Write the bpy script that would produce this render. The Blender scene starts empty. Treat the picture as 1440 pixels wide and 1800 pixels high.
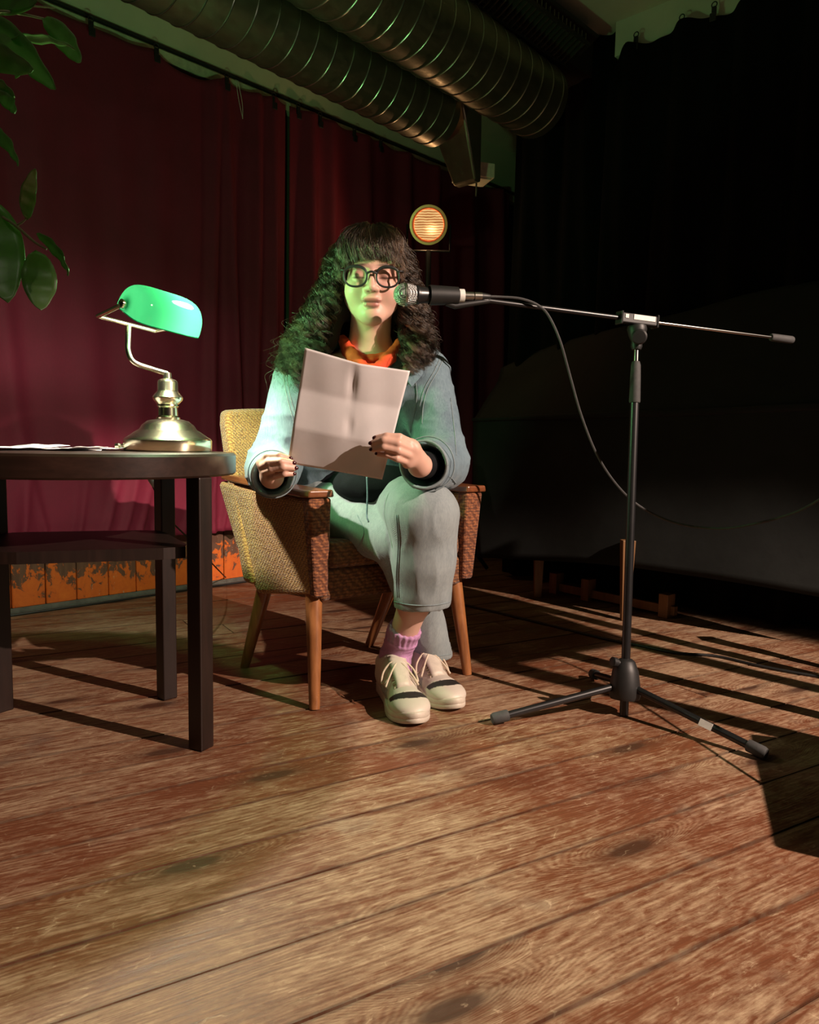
import bpy, bmesh, math, random
import numpy as np
from mathutils import Vector, Matrix
R_ = random.Random(7)
C = bpy.context.scene.collection
SC = bpy.context.scene

# ---------------------------------------------------------------- camera
FOC, HC, PITCH, ROLL = 1330.0, 0.65, math.radians(5.37), math.radians(1.0)
_F = Vector((0, math.cos(PITCH), -math.sin(PITCH)))
_R0 = Vector((1, 0, 0)); _U0 = Vector((0, math.sin(PITCH), math.cos(PITCH)))
_R = _R0*math.cos(ROLL) + _U0*math.sin(ROLL)
_U = _U0*math.cos(ROLL) - _R0*math.sin(ROLL)
EYE = Vector((0, 0, HC))
cam = bpy.data.cameras.new('camera'); camo = bpy.data.objects.new('camera', cam); C.objects.link(camo)
camo.matrix_world = Matrix(((_R.x, _U.x, -_F.x, 0), (_R.y, _U.y, -_F.y, 0), (_R.z, _U.z, -_F.z, HC), (0, 0, 0, 1)))
cam.sensor_fit = 'HORIZONTAL'; cam.sensor_width = 36; cam.lens = FOC/1440*36; cam.clip_start = 0.02
SC.camera = camo

def P(x, y, d):
    'the world point seen at photo pixel x, y at distance d along the view axis'
    return EYE + (_F + _R*((x-720)/FOC) + _U*((900-y)/FOC))*d
def G(x, y, z=0.0):
    'the point of the horizontal plane z seen at photo pixel x, y'
    v = _F + _R*((x-720)/FOC) + _U*((900-y)/FOC)
    return EYE + v*((z-HC)/v.z)

# ---------------------------------------------------------------- world, lights, exposure
SC.view_settings.view_transform = 'Standard'; SC.view_settings.look = 'None'
SC.view_settings.gamma = 1; SC.view_settings.use_curve_mapping = False
SC.view_settings.exposure = 0.0
w = bpy.data.worlds.new('world'); SC.world = w; w.use_nodes = True
w.node_tree.nodes['Background'].inputs[0].default_value = (0.10, 0.09, 0.08, 1)
w.node_tree.nodes['Background'].inputs[1].default_value = 0.015
try:
    SC.cycles.max_bounces = 7; SC.cycles.sample_clamp_indirect = 4.0; SC.cycles.use_denoising = True
except Exception: pass

def lamp(name, kind, loc, power, color, size=0.05, aim=None, angle=None, blend=0.2):
    l = bpy.data.lights.new(name, kind); l.energy = power; l.color = color
    o = bpy.data.objects.new(name, l); C.objects.link(o); o.location = loc
    if kind == 'AREA': l.shape = 'DISK'; l.size = size
    else: l.shadow_soft_size = size
    if aim is not None:
        o.rotation_euler = (Vector(aim)-Vector(loc)).to_track_quat('-Z', 'Y').to_euler()
    if angle: l.spot_size = math.radians(angle); l.spot_blend = blend
    return o
# theatre spot in front of the stage on the right, high on the hall side
SPOT = Vector((2.85, 0.0, 2.30))
lamp('stage_spot', 'SPOT', SPOT, 1000, (1.0, 0.76, 0.62), 0.018, (0.45, 1.55, 0.0), 43, 0.22)
# the bulb in the banker lamp
BULB = Vector((-0.5277, 1.7122, 0.9098))
lamp('lamp_bulb_light', 'POINT', BULB, 28, (1.0, 0.93, 0.76), 0.012)
# green light that the shade passes on, strongest at its far end
lamp('lamp_shade_light', 'POINT', Vector((-0.452, 1.700, 0.990)), 10.5, (0.33, 1.0, 0.34), 0.03)
# unseen warm point light, added to brighten the leaves of the plant
lamp('leaf_fill_light', 'POINT', Vector((-0.70, 0.55, 1.75)), 2.6, (1.0, 0.95, 0.72), 0.05)

# ---------------------------------------------------------------- materials
MATS = {}
class NT:
    def __init__(s, name):
        s.m = bpy.data.materials.new(name); s.m.use_nodes = True
        s.t = s.m.node_tree; s.b = s.t.nodes['Principled BSDF']; s.out = s.t.nodes['Material Output']
    def n(s, typ, **kw):
        nd = s.t.nodes.new('ShaderNode'+typ)
        for k, v in kw.items():
            if k.startswith('i_'):
                key = k[2:].replace('_', ' ')
                nd.inputs[key].default_value = v
            else: setattr(nd, k, v)
        return nd
    def l(s, a, b):
        if hasattr(a, 'outputs'): a = a.outputs[0]
        s.t.links.new(a, b)
    def math(s, op, a, b=None, c=None, clamp=False):
        nd = s.t.nodes.new('ShaderNodeMath'); nd.operation = op; nd.use_clamp = clamp
        for i, v in enumerate((a, b, c)):
            if v is None: continue
            if isinstance(v, (int, float)): nd.inputs[i].default_value = v
            else: s.l(v, nd.inputs[i])
        return nd.outputs[0]
    def mix(s, f, a, b, blend='MIX'):
        nd = s.t.nodes.new('ShaderNodeMix'); nd.data_type = 'RGBA'; nd.blend_type = blend
        for sock, v in ((nd.inputs[0], f), (nd.inputs[6], a), (nd.inputs[7], b)):
            if isinstance(v, (int, float)): sock.default_value = v
            elif isinstance(v, (tuple, list)): sock.default_value = (*v[:3], 1)
            else: s.l(v, sock)
        return nd.outputs[2]
    def ramp(s, f, stops):
        nd = s.t.nodes.new('ShaderNodeValToRGB'); e = nd.color_ramp.elements
        while len(e) < len(stops): e.new(0.5)
        for k, (p, c) in enumerate(stops):
            e[k].position = p; e[k].color = (c, c, c, 1) if isinstance(c, (int, float)) else (*c[:3], 1)
        s.l(f, nd.inputs[0]); return nd.outputs[0]
    def coord(s, scale=(1, 1, 1), kind='Object', rand=0.0):
        tc = s.n('TexCoord'); src = tc.outputs[kind]
        if rand:
            oi = s.n('ObjectInfo'); mul = s.math('MULTIPLY', oi.outputs['Random'], rand)
            cx = s.n('CombineXYZ'); s.l(mul, cx.inputs[0]); s.l(s.math('MULTIPLY', mul, 0.37), cx.inputs[1]); s.l(s.math('MULTIPLY', mul, 1.7), cx.inputs[2])
            va = s.n('VectorMath', operation='ADD'); s.l(src, va.inputs[0]); s.l(cx, va.inputs[1]); src = va.outputs[0]
        mp = s.n('Mapping'); mp.inputs['Scale'].default_value = scale; s.l(src, mp.inputs[0])
        return mp.outputs[0]
    def noise(s, vec, scale, detail=3, rough=0.5, dist=0):
        nd = s.n('TexNoise'); nd.inputs['Scale'].default_value = scale; nd.inputs['Detail'].default_value = detail
        nd.inputs['Roughness'].default_value = rough; nd.inputs['Distortion'].default_value = dist
        s.l(vec, nd.inputs['Vector']); return nd.outputs[0]
    def bump(s, h, strength=0.3, dist=0.002):
        nd = s.n('Bump'); nd.inputs['Strength'].default_value = strength; nd.inputs['Distance'].default_value = dist
        s.l(h, nd.inputs['Height']); s.l(nd.outputs[0], s.b.inputs['Normal']); return nd
    def col(s, c):
        if isinstance(c, (tuple, list)): s.b.inputs['Base Color'].default_value = (*c[:3], 1)
        else: s.l(c, s.b.inputs['Base Color'])
    def set(s, **kw):
        for k, v in kw.items():
            k = k.replace('_', ' ')
            if isinstance(v, (int, float)): s.b.inputs[k].default_value = v
            elif isinstance(v, (tuple, list)): s.b.inputs[k].default_value = (*v[:3], 1)
            else: s.l(v, s.b.inputs[k])

def plain(name, col, rough=0.6, metal=0.0, var=0.12, nscale=30, bump=0.0, spec=0.5, sheen=0.0):
    t = NT(name); v = t.coord()
    n = t.noise(v, nscale, 4, 0.6)
    dark = tuple(c*(1-var*1.6) for c in col); light = tuple(min(1, c*(1+var)) for c in col)
    t.col(t.mix(n, dark, light)); t.set(Roughness=rough, Metallic=metal)
    t.b.inputs['Specular IOR Level'].default_value = spec
    if sheen: t.b.inputs['Sheen Weight'].default_value = sheen
    if bump: t.bump(t.noise(v, nscale*4, 3), bump, 0.002)
    MATS[name] = t.m; return t.m

def make_floor_mat():
    t = NT('worn_floorboard')
    v = t.coord((1, 1, 1), rand=37.0)
    oi = t.n('ObjectInfo')
    sep = t.n('SeparateXYZ'); t.l(v, sep.inputs[0]); X, Y = sep.outputs[0], sep.outputs[1]
    # knots: one or so per stretch of board
    mp = t.n('Mapping'); mp.inputs['Scale'].default_value = (1.9, 6.2, 0.0); t.l(v, mp.inputs[0])
    vo = t.n('TexVoronoi', voronoi_dimensions='2D'); vo.inputs['Scale'].default_value = 1.0; vo.inputs['Randomness'].default_value = 1; t.l(mp, vo.inputs['Vector'])
    warp = t.noise(t.coord((2.2, 7, 1), rand=37.0), 2.0, 2)
    dist = t.math('ADD', vo.outputs['Distance'], t.math('MULTIPLY', t.math('SUBTRACT', warp, 0.5), 0.10))
    vs = t.n('SeparateColor'); t.l(vo.outputs['Color'], vs.inputs[0])
    has = t.math('GREATER_THAN', vs.outputs[0], 0.42)
    K = t.math('MULTIPLY', t.math('POWER', 2.718, t.math('MULTIPLY', t.math('MULTIPLY', dist, dist), -16.0)), has)
    # growth lines flowing along the board and round the knots
    low = t.noise(t.coord((0.9, 5.0, 1), rand=37.0), 1.6, 2)
    g = t.math('ADD', t.math('MULTIPLY', Y, 300.0), t.math('ADD', t.math('MULTIPLY', K, 42.0), t.math('MULTIPLY', low, 46.0)))
    ring = t.math('ADD', t.math('MULTIPLY', t.math('SINE', t.math('MULTIPLY', g, 2.4)), 0.5), 0.5)
    wy = t.math('ADD', Y, t.math('ADD', t.math('MULTIPLY', low, 0.030), t.math('MULTIPLY', K, 0.035)))
    cx = t.n('CombineXYZ'); t.l(t.math('MULTIPLY', X, 7.0), cx.inputs[0]); t.l(t.math('MULTIPLY', wy, 130.0), cx.inputs[1])
    fine = t.noise(cx.outputs[0], 1.0, 5, 0.65)
    fib = t.noise(t.coord((26, 420, 1), rand=37.0), 1.0, 3, 0.6)
    grain = t.math('ADD', t.math('MULTIPLY', ring, 0.11), t.math('ADD', t.math('MULTIPLY', fine, 0.72), t.math('MULTIPLY', fib, 0.30)))
    # wear: varnish worn through to pale wood in streaky patches
    wear = t.noise(t.coord((1.6, 6.0, 1), rand=37.0), 2.2, 8, 0.72, 0.6)
    chips = t.noise(t.coord((16, 42, 1), rand=37.0), 2.0, 6, 0.72, 0.4)
    geo = t.n('NewGeometry'); wp = t.n('Mapping'); wp.inputs['Scale'].default_value = (1, 1, 1); t.l(geo.outputs['Position'], wp.inputs[0])
    big = t.noise(wp.outputs[0], 1.5, 3, 0.5)
    wm = t.math('ADD', t.math('MULTIPLY', wear, 0.55), t.math('ADD', t.math('MULTIPLY', chips, 0.52), t.math('ADD', t.math('MULTIPLY', big, 0.50), t.math('MULTIPLY', t.math('SUBTRACT', grain, 0.55), 0.42))))
    wm = t.math('ADD', wm, t.math('MULTIPLY', t.math('SUBTRACT', oi.outputs['Random'], 0.5), 0.05))
    mask = t.ramp(wm, [(0.71, 0.0), (0.81, 0.40), (0.93, 1.0)])
    stain = t.mix(grain, (0.060, 0.017, 0.007), (0.235, 0.082, 0.036))
    bare = t.mix(grain, (0.17, 0.095, 0.050), (0.50, 0.345, 0.215))
    c = t.mix(mask, stain, bare)
    grey = t.noise(wp.outputs[0], 5.5, 4, 0.6)
    gm = t.math('MULTIPLY', t.ramp(grey, [(0.60, 0.0), (0.74, 1.0)]), 0.45)
    c = t.mix(gm, c, t.mix(grain, (0.075, 0.058, 0.045), (0.26, 0.21, 0.16)))
    kd = t.ramp(K, [(0.35, 0.0), (0.72, 0.30), (0.86, 0.5), (0.93, 0.95)])
    c = t.mix(kd, c, (0.060, 0.024, 0.012))
    # scratches
    sw = t.n('TexWave'); sw.inputs['Scale'].default_value = 2.2; sw.inputs['Distortion'].default_value = 22; sw.inputs['Detail'].default_value = 5; sw.inputs['Detail Scale'].default_value = 1.6
    t.l(t.coord((1, 2.0, 1), rand=11.0), sw.inputs['Vector'])
    sc = t.math('MULTIPLY', t.math('GREATER_THAN', sw.outputs[1], 0.993), t.ramp(chips, [(0.5, 0.0), (0.65, 0.4)]))
    c = t.mix(sc, c, (0.62, 0.46, 0.30))
    # dirt packed along the joints
    tco = t.n('TexCoord'); so = t.n('SeparateXYZ'); t.l(tco.outputs['Object'], so.inputs[0])
    ed = t.ramp(t.math('ADD', t.math('ABSOLUTE', so.outputs[1]), t.math('MULTIPLY', t.math('SUBTRACT', chips, 0.5), 0.010)), [(0.0605, 0.0), (0.0645, 0.8)])
    c = t.mix(ed, c, (0.030, 0.014, 0.008))
    t.col(c)
    t.set(Roughness=t.ramp(t.math('ADD', mask, t.math('MULTIPLY', fine, 0.3)), [(0.0, 0.42), (1.0, 0.68)]))
    t.bump(t.math('ADD', t.math('MULTIPLY', grain, 0.7), t.math('MULTIPLY', chips, 0.6)), 0.55, 0.0022)
    MATS['floor'] = t.m
make_floor_mat()

def wood(name, dark, light, rough=0.4, sx=4, sy=60, axis='z', coat=0.0):
    t = NT(name)
    sc = {'z': (sy, sy, sx), 'x': (sx, sy, sy), 'y': (sy, sx, sy)}[axis]
    n = t.noise(t.coord(sc, rand=9.0), 1.0, 5, 0.65, 0.3)
    n2 = t.noise(t.coord((3, 3, 3), rand=9.0), 3.0, 3)
    f = t.math('ADD', t.math('MULTIPLY', n, 0.75), t.math('MULTIPLY', n2, 0.35))
    t.col(t.ramp(f, [(0.30, dark), (0.75, light)])); t.set(Roughness=rough)
    t.b.inputs['Coat Weight'].default_value = coat
    t.bump(n, 0.18, 0.001); MATS[name] = t.m; return t.m
wood('table_wood', (0.006, 0.003, 0.002), (0.022, 0.010, 0.007), 0.42)
wood('table_top_wood', (0.010, 0.005, 0.0035), (0.034, 0.016, 0.011), 0.33, axis='x')
wood('leg_wood', (0.15, 0.052, 0.016), (0.40, 0.16, 0.055), 0.33, coat=0.3)
wood('arm_wood', (0.10, 0.030, 0.012), (0.26, 0.085, 0.030), 0.30, axis='y', coat=0.3)
wood('bench_wood', (0.12, 0.055, 0.02), (0.30, 0.15, 0.06), 0.5)

def weave(name, c0, c1, scale=150.0, streak=0.0):
    t = NT(name); tc = t.coord()
    v = t.n('TexVoronoi'); v.inputs['Scale'].default_value = scale; v.inputs['Randomness'].default_value = 0.75
    mp = t.n('Mapping'); mp.inputs['Scale'].default_value = (1.0, 0.75, 1.25); t.l(tc, mp.inputs[0]); t.l(mp, v.inputs['Vector'])
    w1 = t.n('TexWave', bands_direction='Z'); w1.inputs['Scale'].default_value = scale*0.32; w1.inputs['Distortion'].default_value = 3.5; w1.inputs['Detail'].default_value = 3; w1.inputs['Detail Scale'].default_value = 2.5; t.l(tc, w1.inputs['Vector'])
    w2 = t.n('TexWave', bands_direction='DIAGONAL'); w2.inputs['Scale'].default_value = scale*0.22; w2.inputs['Distortion'].default_value = 2.5; w2.inputs['Detail'].default_value = 2; t.l(tc, w2.inputs['Vector'])
    h = t.math('ADD', t.math('MULTIPLY', t.math('SUBTRACT', 1.0, v.outputs['Distance']), 0.55), t.math('ADD', t.math('MULTIPLY', w1.outputs[1], 0.24), t.math('MULTIPLY', w2.outputs[1], 0.25)))
    big = t.noise(tc, 6, 3)
    f = t.math('ADD', t.math('MULTIPLY', h, 0.8), t.math('MULTIPLY', big, 0.25))
    t.col(t.ramp(f, [(0.42, c0), (0.95, c1)])); t.set(Roughness=0.9)
    t.b.inputs['Sheen Weight'].default_value = 0.25
    t.bump(h, 0.9, 0.004); MATS[name] = t.m
weave('chair_cloth', (0.25, 0.11, 0.03), (0.88, 0.52, 0.16), 205)
weave('chair_front_cloth', (0.10, 0.028, 0.010), (0.42, 0.15, 0.05), 120)
weave('chair_seat_cloth', (0.10, 0.035, 0.013), (0.36, 0.15, 0.05), 110)

def denim(name, c0, c1):
    t = NT(name); tc = t.coord()
    tw = t.n('TexWave', bands_direction='DIAGONAL'); tw.inputs['Scale'].default_value = 260; tw.inputs['Distortion'].default_value = 2; tw.inputs['Detail'].default_value = 2; t.l(tc, tw.inputs['Vector'])
    slub = t.noise(t.coord((260, 260, 60)), 1.0, 4, 0.7)
    fade = t.noise(tc, 9, 4, 0.6)
    f = t.math('ADD', t.math('MULTIPLY', slub, 0.45), t.math('ADD', t.math('MULTIPLY', fade, 0.5), t.math('MULTIPLY', tw.outputs[1], 0.10)))
    t.col(t.ramp(f, [(0.33, c0), (0.72, c1)])); t.set(Roughness=0.88)
    t.b.inputs['Sheen Weight'].default_value = 0.15
    t.bump(t.math('ADD', slub, t.math('MULTIPLY', tw.outputs[1], 0.5)), 0.35, 0.0015); MATS[name] = t.m
denim('jacket_denim', (0.075, 0.125, 0.165), (0.21, 0.30, 0.345))
denim('trouser_denim', (0.17, 0.21, 0.225), (0.34, 0.385, 0.39))
plain('denim_seam', (0.24, 0.30, 0.32), 0.85, var=0.3, nscale=200)
plain('black_cloth', (0.006, 0.007, 0.009), 0.9, var=0.4, nscale=60, bump=0.3, spec=0.2)
plain('cover_cloth', (0.012, 0.014, 0.013), 0.75, var=0.3, nscale=14, bump=0.2, spec=0.3)
plain('black_curtain_cloth', (0.004, 0.0038, 0.0038), 0.95, var=0.3, nscale=20, bump=0.2, spec=0.1)
plain('black_metal', (0.010, 0.010, 0.011), 0.34, 0.0, var=0.3, nscale=40, spec=0.6)
plain('black_plastic', (0.013, 0.013, 0.013), 0.5, 0.0, var=0.3, nscale=60)
plain('grey_rubber', (0.05, 0.05, 0.05), 0.75, 0.0, var=0.3, nscale=80)
plain('chrome', (0.62, 0.62, 0.60), 0.18, 1.0, var=0.1)
plain('brushed_steel', (0.42, 0.41, 0.36), 0.32, 1.0, var=0.25, nscale=120)
plain('brass', (0.92, 0.84, 0.62), 0.2, 1.0, var=0.08, nscale=20)
plain('white_label', (0.75, 0.73, 0.68), 0.6, var=0.15, nscale=90)
plain('white_plastic', (0.7, 0.7, 0.68), 0.4, var=0.05)
plain('paper_white', (0.73, 0.69, 0.69), 0.75, var=0.05, nscale=25, bump=0.05)
plain('orange_cloth', (0.75, 0.07, 0.015), 0.8, var=0.25, nscale=50, bump=0.3)
plain('sock_wool', (0.50, 0.26, 0.46), 0.95, var=0.2, nscale=160, bump=0.5)
plain('ceiling_paint', (0.62, 0.62, 0.48), 0.85, var=0.12, nscale=5, bump=0.1)
plain('wall_paint', (0.10, 0.10, 0.075), 0.9, var=0.2, nscale=6, bump=0.2)
plain('batten_paint', (0.70, 0.68, 0.52), 0.7, var=0.35, nscale=30, bump=0.2)
plain('dark_beam', (0.018, 0.014, 0.010), 0.8, var=0.4, nscale=12)
plain('grey_skirting', (0.12, 0.115, 0.10), 0.8, var=0.45, nscale=40, bump=0.4)
plain('dark_wall', (0.02, 0.018, 0.016), 0.95, var=0.3, nscale=5)
plain('leather_white', (0.62, 0.55, 0.46), 0.5, var=0.2, nscale=40, bump=0.15)
plain('soil', (0.03, 0.02, 0.012), 1.0, var=0.5, nscale=60, bump=0.8)
plain('terracotta', (0.35, 0.13, 0.06), 0.8, var=0.2, nscale=20)
plain('lace_cotton', (0.66, 0.55, 0.42), 0.85, var=0.2, nscale=150, bump=0.4)
plain('nail_polish', (0.045, 0.006, 0.008), 0.15, var=0.1)
plain('stem_bark', (0.20, 0.17, 0.08), 0.6, var=0.3, nscale=60, bump=0.3)
plain('board_under', (0.006, 0.005, 0.004), 1.0, var=0.2)

def velvet():
    t = NT('red_velvet'); tc = t.coord()
    n = t.noise(tc, 5, 4, 0.6); f = t.noise(t.coord((200, 200, 90)), 1.0, 3)
    t.col(t.mix(t.math('ADD', t.math('MULTIPLY', n, 0.7), t.math('MULTIPLY', f, 0.3)), (0.105, 0.005, 0.020), (0.25, 0.010, 0.044)))
    t.set(Roughness=0.8); t.b.inputs['Sheen Weight'].default_value = 0.08; t.b.inputs['Sheen Tint'].default_value = (0.9, 0.08, 0.15, 1)
    t.b.inputs['Sheen Roughness'].default_value = 0.4
    t.bump(f, 0.2, 0.001); MATS['red_velvet'] = t.m
velvet()
def wainscot():
    t = NT('peeling_paint'); tc = t.coord((1, 1, 1), rand=5.0)
    gen = t.n('TexCoord'); sep = t.n('SeparateXYZ'); t.l(gen.outputs['Object'], sep.inputs[0])
    n = t.noise(t.coord((1, 1, 0.75), rand=5.0), 26, 7, 0.68, 0.6)
    h = t.math('MULTIPLY', sep.outputs[2], -1.55)
    mask = t.ramp(t.math('ADD', n, t.math('ADD', h, 0.18)), [(0.50, 0.0), (0.53, 1.0)])
    grain = t.noise(t.coord((90, 90, 6), rand=5.0), 1.0, 4)
    brown = t.mix(grain, (0.06, 0.022, 0.012), (0.22, 0.10, 0.055))
    orange = t.mix(n, (0.50, 0.055, 0.006), (0.85, 0.20, 0.02))
    c = t.mix(mask, brown, orange)
    chip = t.noise(t.coord((70, 70, 20), rand=5.0), 1.0, 6, 0.7)
    c = t.mix(t.math('MULTIPLY', t.math('GREATER_THAN', chip, 0.66), 0.7), c, (0.5, 0.45, 0.36))
    t.col(c); t.set(Roughness=0.6); t.bump(t.math('ADD', mask, t.math('MULTIPLY', grain, 0.6)), 0.5, 0.002); MATS['peeling_paint'] = t.m
wainscot()
def duct_metal():
    t = NT('duct_metal'); tc = t.coord()
    n = t.noise(tc, 4, 5, 0.6); sp = t.noise(tc, 40, 4, 0.7)
    t.col(t.mix(n, (0.10, 0.085, 0.055), (0.30, 0.27, 0.20))); t.set(Metallic=0.85, Roughness=t.ramp(sp, [(0.3, 0.32), (0.7, 0.55)]))
    t.bump(sp, 0.15, 0.002); MATS['duct_metal'] = t.m
duct_metal()
def leafm():
    t = NT('leaf'); tc = t.coord((1, 1, 1), rand=3.0)
    n = t.noise(tc, 14, 4)
    t.col(t.mix(n, (0.07, 0.15, 0.045), (0.20, 0.32, 0.10))); t.set(Roughness=0.38)
    t.b.inputs['Subsurface Weight'].default_value = 0.0
    t.bump(t.noise(tc, 70, 2), 0.15, 0.001)
    tr = t.n('BsdfTranslucent'); tr.inputs[0].default_value = (0.16, 0.34, 0.05, 1)
    mx = t.n('MixShader'); mx.inputs[0].default_value = 0.3; t.l(t.b.outputs[0], mx.inputs[1]); t.l(tr.outputs[0], mx.inputs[2]); t.l(mx.outputs[0], t.out.inputs[0])
    MATS['leaf'] = t.m
    plain('leaf_edge', (0.32, 0.30, 0.12), 0.5)
leafm()
def shade_glass():
    # white-lined green glass: the bulb inside shines through it
    t = NT('green_glass')
    tr = t.n('BsdfTranslucent'); tr.inputs[0].default_value = (0.0030, 0.024, 0.0095, 1)
    t.col((0.0, 0.16, 0.06)); t.set(Roughness=0.08)
    mx = t.n('MixShader'); mx.inputs[0].default_value = 0.62; t.l(t.b.outputs[0], mx.inputs[1]); t.l(tr.outputs[0], mx.inputs[2])
    em = t.n('Emission'); em.inputs[0].default_value = (0.02, 1.0, 0.26, 1); em.inputs[1].default_value = SHADE_GLOW
    ad = t.n('AddShader'); t.l(mx.outputs[0], ad.inputs[0]); t.l(em.outputs[0], ad.inputs[1]); t.l(ad.outputs[0], t.out.inputs[0])
    MATS['green_glass'] = t.m
SHADE_GLOW = 0.10
shade_glass()
def emis(name, col, s):
    t = NT(name); em = t.n('Emission'); em.inputs[0].default_value = (*col, 1); em.inputs[1].default_value = s
    t.l(em.outputs[0], t.out.inputs[0]); MATS[name] = t.m
emis('bulb_glow', (1.0, 0.94, 0.78), 25)
def parlens():
    t = NT('spot_lens'); tc = t.n('TexCoord'); sep = t.n('SeparateXYZ'); t.l(tc.outputs['Object'], sep.inputs[0])
    # glass ribs in front of the glowing filament and its reflector
    r = t.n('VectorMath', operation='LENGTH'); off = t.n('VectorMath', operation='ADD'); off.inputs[1].default_value = (0.012, 0.0, 0.018); t.l(tc.outputs['Object'], off.inputs[0]); t.l(off, r.inputs[0])
    core = t.math('POWER', 2.718, t.math('MULTIPLY', t.math('MULTIPLY', r.outputs['Value'], r.outputs['Value']), -2600.0))
    wv = t.n('TexWave', bands_direction='Z'); wv.inputs['Scale'].default_value = 28; wv.inputs['Distortion'].default_value = 2.2; wv.inputs['Detail'].default_value = 2; t.l(tc.outputs['Object'], wv.inputs['Vector'])
    n = t.noise(t.coord((14, 14, 46)), 1.0, 3)
    f = t.math('ADD', t.math('MULTIPLY', wv.outputs[1], 0.55), t.math('MULTIPLY', n, 0.6))
    c = t.ramp(f, [(0.2, (0.25, 0.07, 0.02)), (0.5, (0.75, 0.30, 0.09)), (0.9, (1.0, 0.72, 0.30))])
    em = t.n('Emission'); t.l(c, em.inputs[0]); t.l(t.math('ADD', t.math('MULTIPLY', core, 5.0), 0.95), em.inputs[1])
    t.l(em.outputs[0], t.out.inputs[0]); MATS['spot_lens'] = t.m
parlens()
def skin():
    t = NT('skin'); at = t.n('Attribute', attribute_name='paint')
    n = t.noise(t.coord(), 90, 3)
    c = t.mix(0.10, at.outputs['Color'], t.mix(n, (0.55, 0.26, 0.18), (0.85, 0.55, 0.42)))
    t.col(c); t.set(Roughness=0.48); t.b.inputs['Subsurface Weight'].default_value = 0.12
    t.b.inputs['Subsurface Radius'].default_value = (0.010, 0.004, 0.002); t.b.inputs['Subsurface Scale'].default_value = 0.6
    t.bump(n, 0.06, 0.0006); MATS['skin'] = t.m
    t = NT('painted_leather'); at = t.n('Attribute', attribute_name='paint'); n = t.noise(t.coord(), 60, 4)
    t.col(t.mix(t.math('MULTIPLY', n, 0.10), at.outputs['Color'], (0.30, 0.22, 0.14))); t.set(Roughness=0.5)
    t.bump(n, 0.15, 0.001); MATS['painted_leather'] = t.m
skin()
def hairm():
    t = NT('hair_brown')
    h = t.n('BsdfHairPrincipled'); h.parametrization = 'COLOR'
    h.inputs['Color'].default_value = (0.040, 0.021, 0.013, 1); h.inputs['Roughness'].default_value = 0.30
    la = t.n('Attribute', attribute_name='lock'); t.l(t.ramp(la.outputs['Fac'], [(0.0, (0.005, 0.003, 0.002)), (0.5, (0.016, 0.009, 0.005)), (1.0, (0.115, 0.066, 0.036))]), h.inputs['Color'])
    h.inputs['Radial Roughness'].default_value = 0.5; h.inputs['Random Roughness'].default_value = 0.3
    t.l(h.outputs[0], t.out.inputs[0]); MATS['hair_brown'] = t.m
    plain('copper', (0.55, 0.25, 0.14), 0.3, 1.0)
    plain('hair_dark', (0.006, 0.004, 0.003), 0.8)
hairm()
def lensm():
    t = NT('spectacle_lens'); a = t.n('BsdfTransparent'); g = t.n('BsdfGlossy'); g.inputs['Roughness'].default_value = 0.02
    a.inputs[0].default_value = (0.97, 0.93, 0.94, 1)
    mx = t.n('MixShader'); mx.inputs[0].default_value = 0.06; t.l(a.outputs[0], mx.inputs[1]); t.l(g.outputs[0], mx.inputs[2]); t.l(mx.outputs[0], t.out.inputs[0]); MATS['spectacle_lens'] = t.m
lensm()
def meshm():
    t = NT('mic_mesh'); tc = t.coord()
    a = t.n('TexWave', bands_direction='Z'); a.inputs['Scale'].default_value = 95; t.l(tc, a.inputs['Vector'])
    b = t.n('TexWave', bands_direction='Y'); b.inputs['Scale'].default_value = 95; t.l(tc, b.inputs['Vector'])
    m = t.math('MAXIMUM', a.outputs[1], b.outputs[1])
    t.col(t.ramp(m, [(0.45, (0.03, 0.03, 0.03)), (0.8, (0.60, 0.60, 0.58))])); t.set(Metallic=0.55, Roughness=0.42)
    t.bump(m, 0.9, 0.002); MATS['mic_mesh'] = t.m
meshm()
for k, v in list(MATS.items()): pass
# ---------------------------------------------------------------- object helpers
def tag(o, label=None, cat=None, group=None, kind=None):
    if label: o['label'] = label
    if cat: o['category'] = cat
    if group: o['group'] = group
    if kind: o['kind'] = kind
    return o
def empty(name, loc=(0, 0, 0), rz=0.0, label=None, cat=None, group=None, kind=None, parent=None):
    o = bpy.data.objects.new(name, None); C.objects.link(o); o.location = loc; o.rotation_euler = (0, 0, rz)
    o.empty_display_size = 0.1
    if parent: o.parent = parent
    return tag(o, label, cat, group, kind)
def link(name, me, m, parent=None, smooth=False, loc=None):
    if m is not None: me.materials.append(MATS[m] if isinstance(m, str) else m)
    if smooth:
        me.polygons.foreach_set('use_smooth', [True]*len(me.polygons))
    o = bpy.data.objects.new(name, me); C.objects.link(o)
    if parent is not None: o.parent = parent
    if loc is not None: o.location = loc
    return o
def from_bm(name, bm, m, parent=None, smooth=False, loc=None):
    bmesh.ops.recalc_face_normals(bm, faces=bm.faces[:])
    me = bpy.data.meshes.new(name); bm.to_mesh(me); bm.free()
    return link(name, me, m, parent, smooth, loc)
def bev(o, wd=0.004, seg=2):
    b = o.modifiers.new('bevel', 'BEVEL'); b.width = wd; b.segments = seg; b.limit_method = 'ANGLE'; return o
def autosmooth(o, ang=40):
    me = o.data; me.polygons.foreach_set('use_smooth', [True]*len(me.polygons))
    try: me.set_sharp_from_angle(angle=math.radians(ang))
    except Exception: pass
    return o
def box(bm, c, s, M=None):
    r = bmesh.ops.create_cube(bm, size=1.0)['verts']
    for v in r:
        p = Vector((v.co.x*s[0], v.co.y*s[1], v.co.z*s[2]))
        if M is not None: p = M @ p
        v.co = p + Vector(c)
    return r
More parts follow.
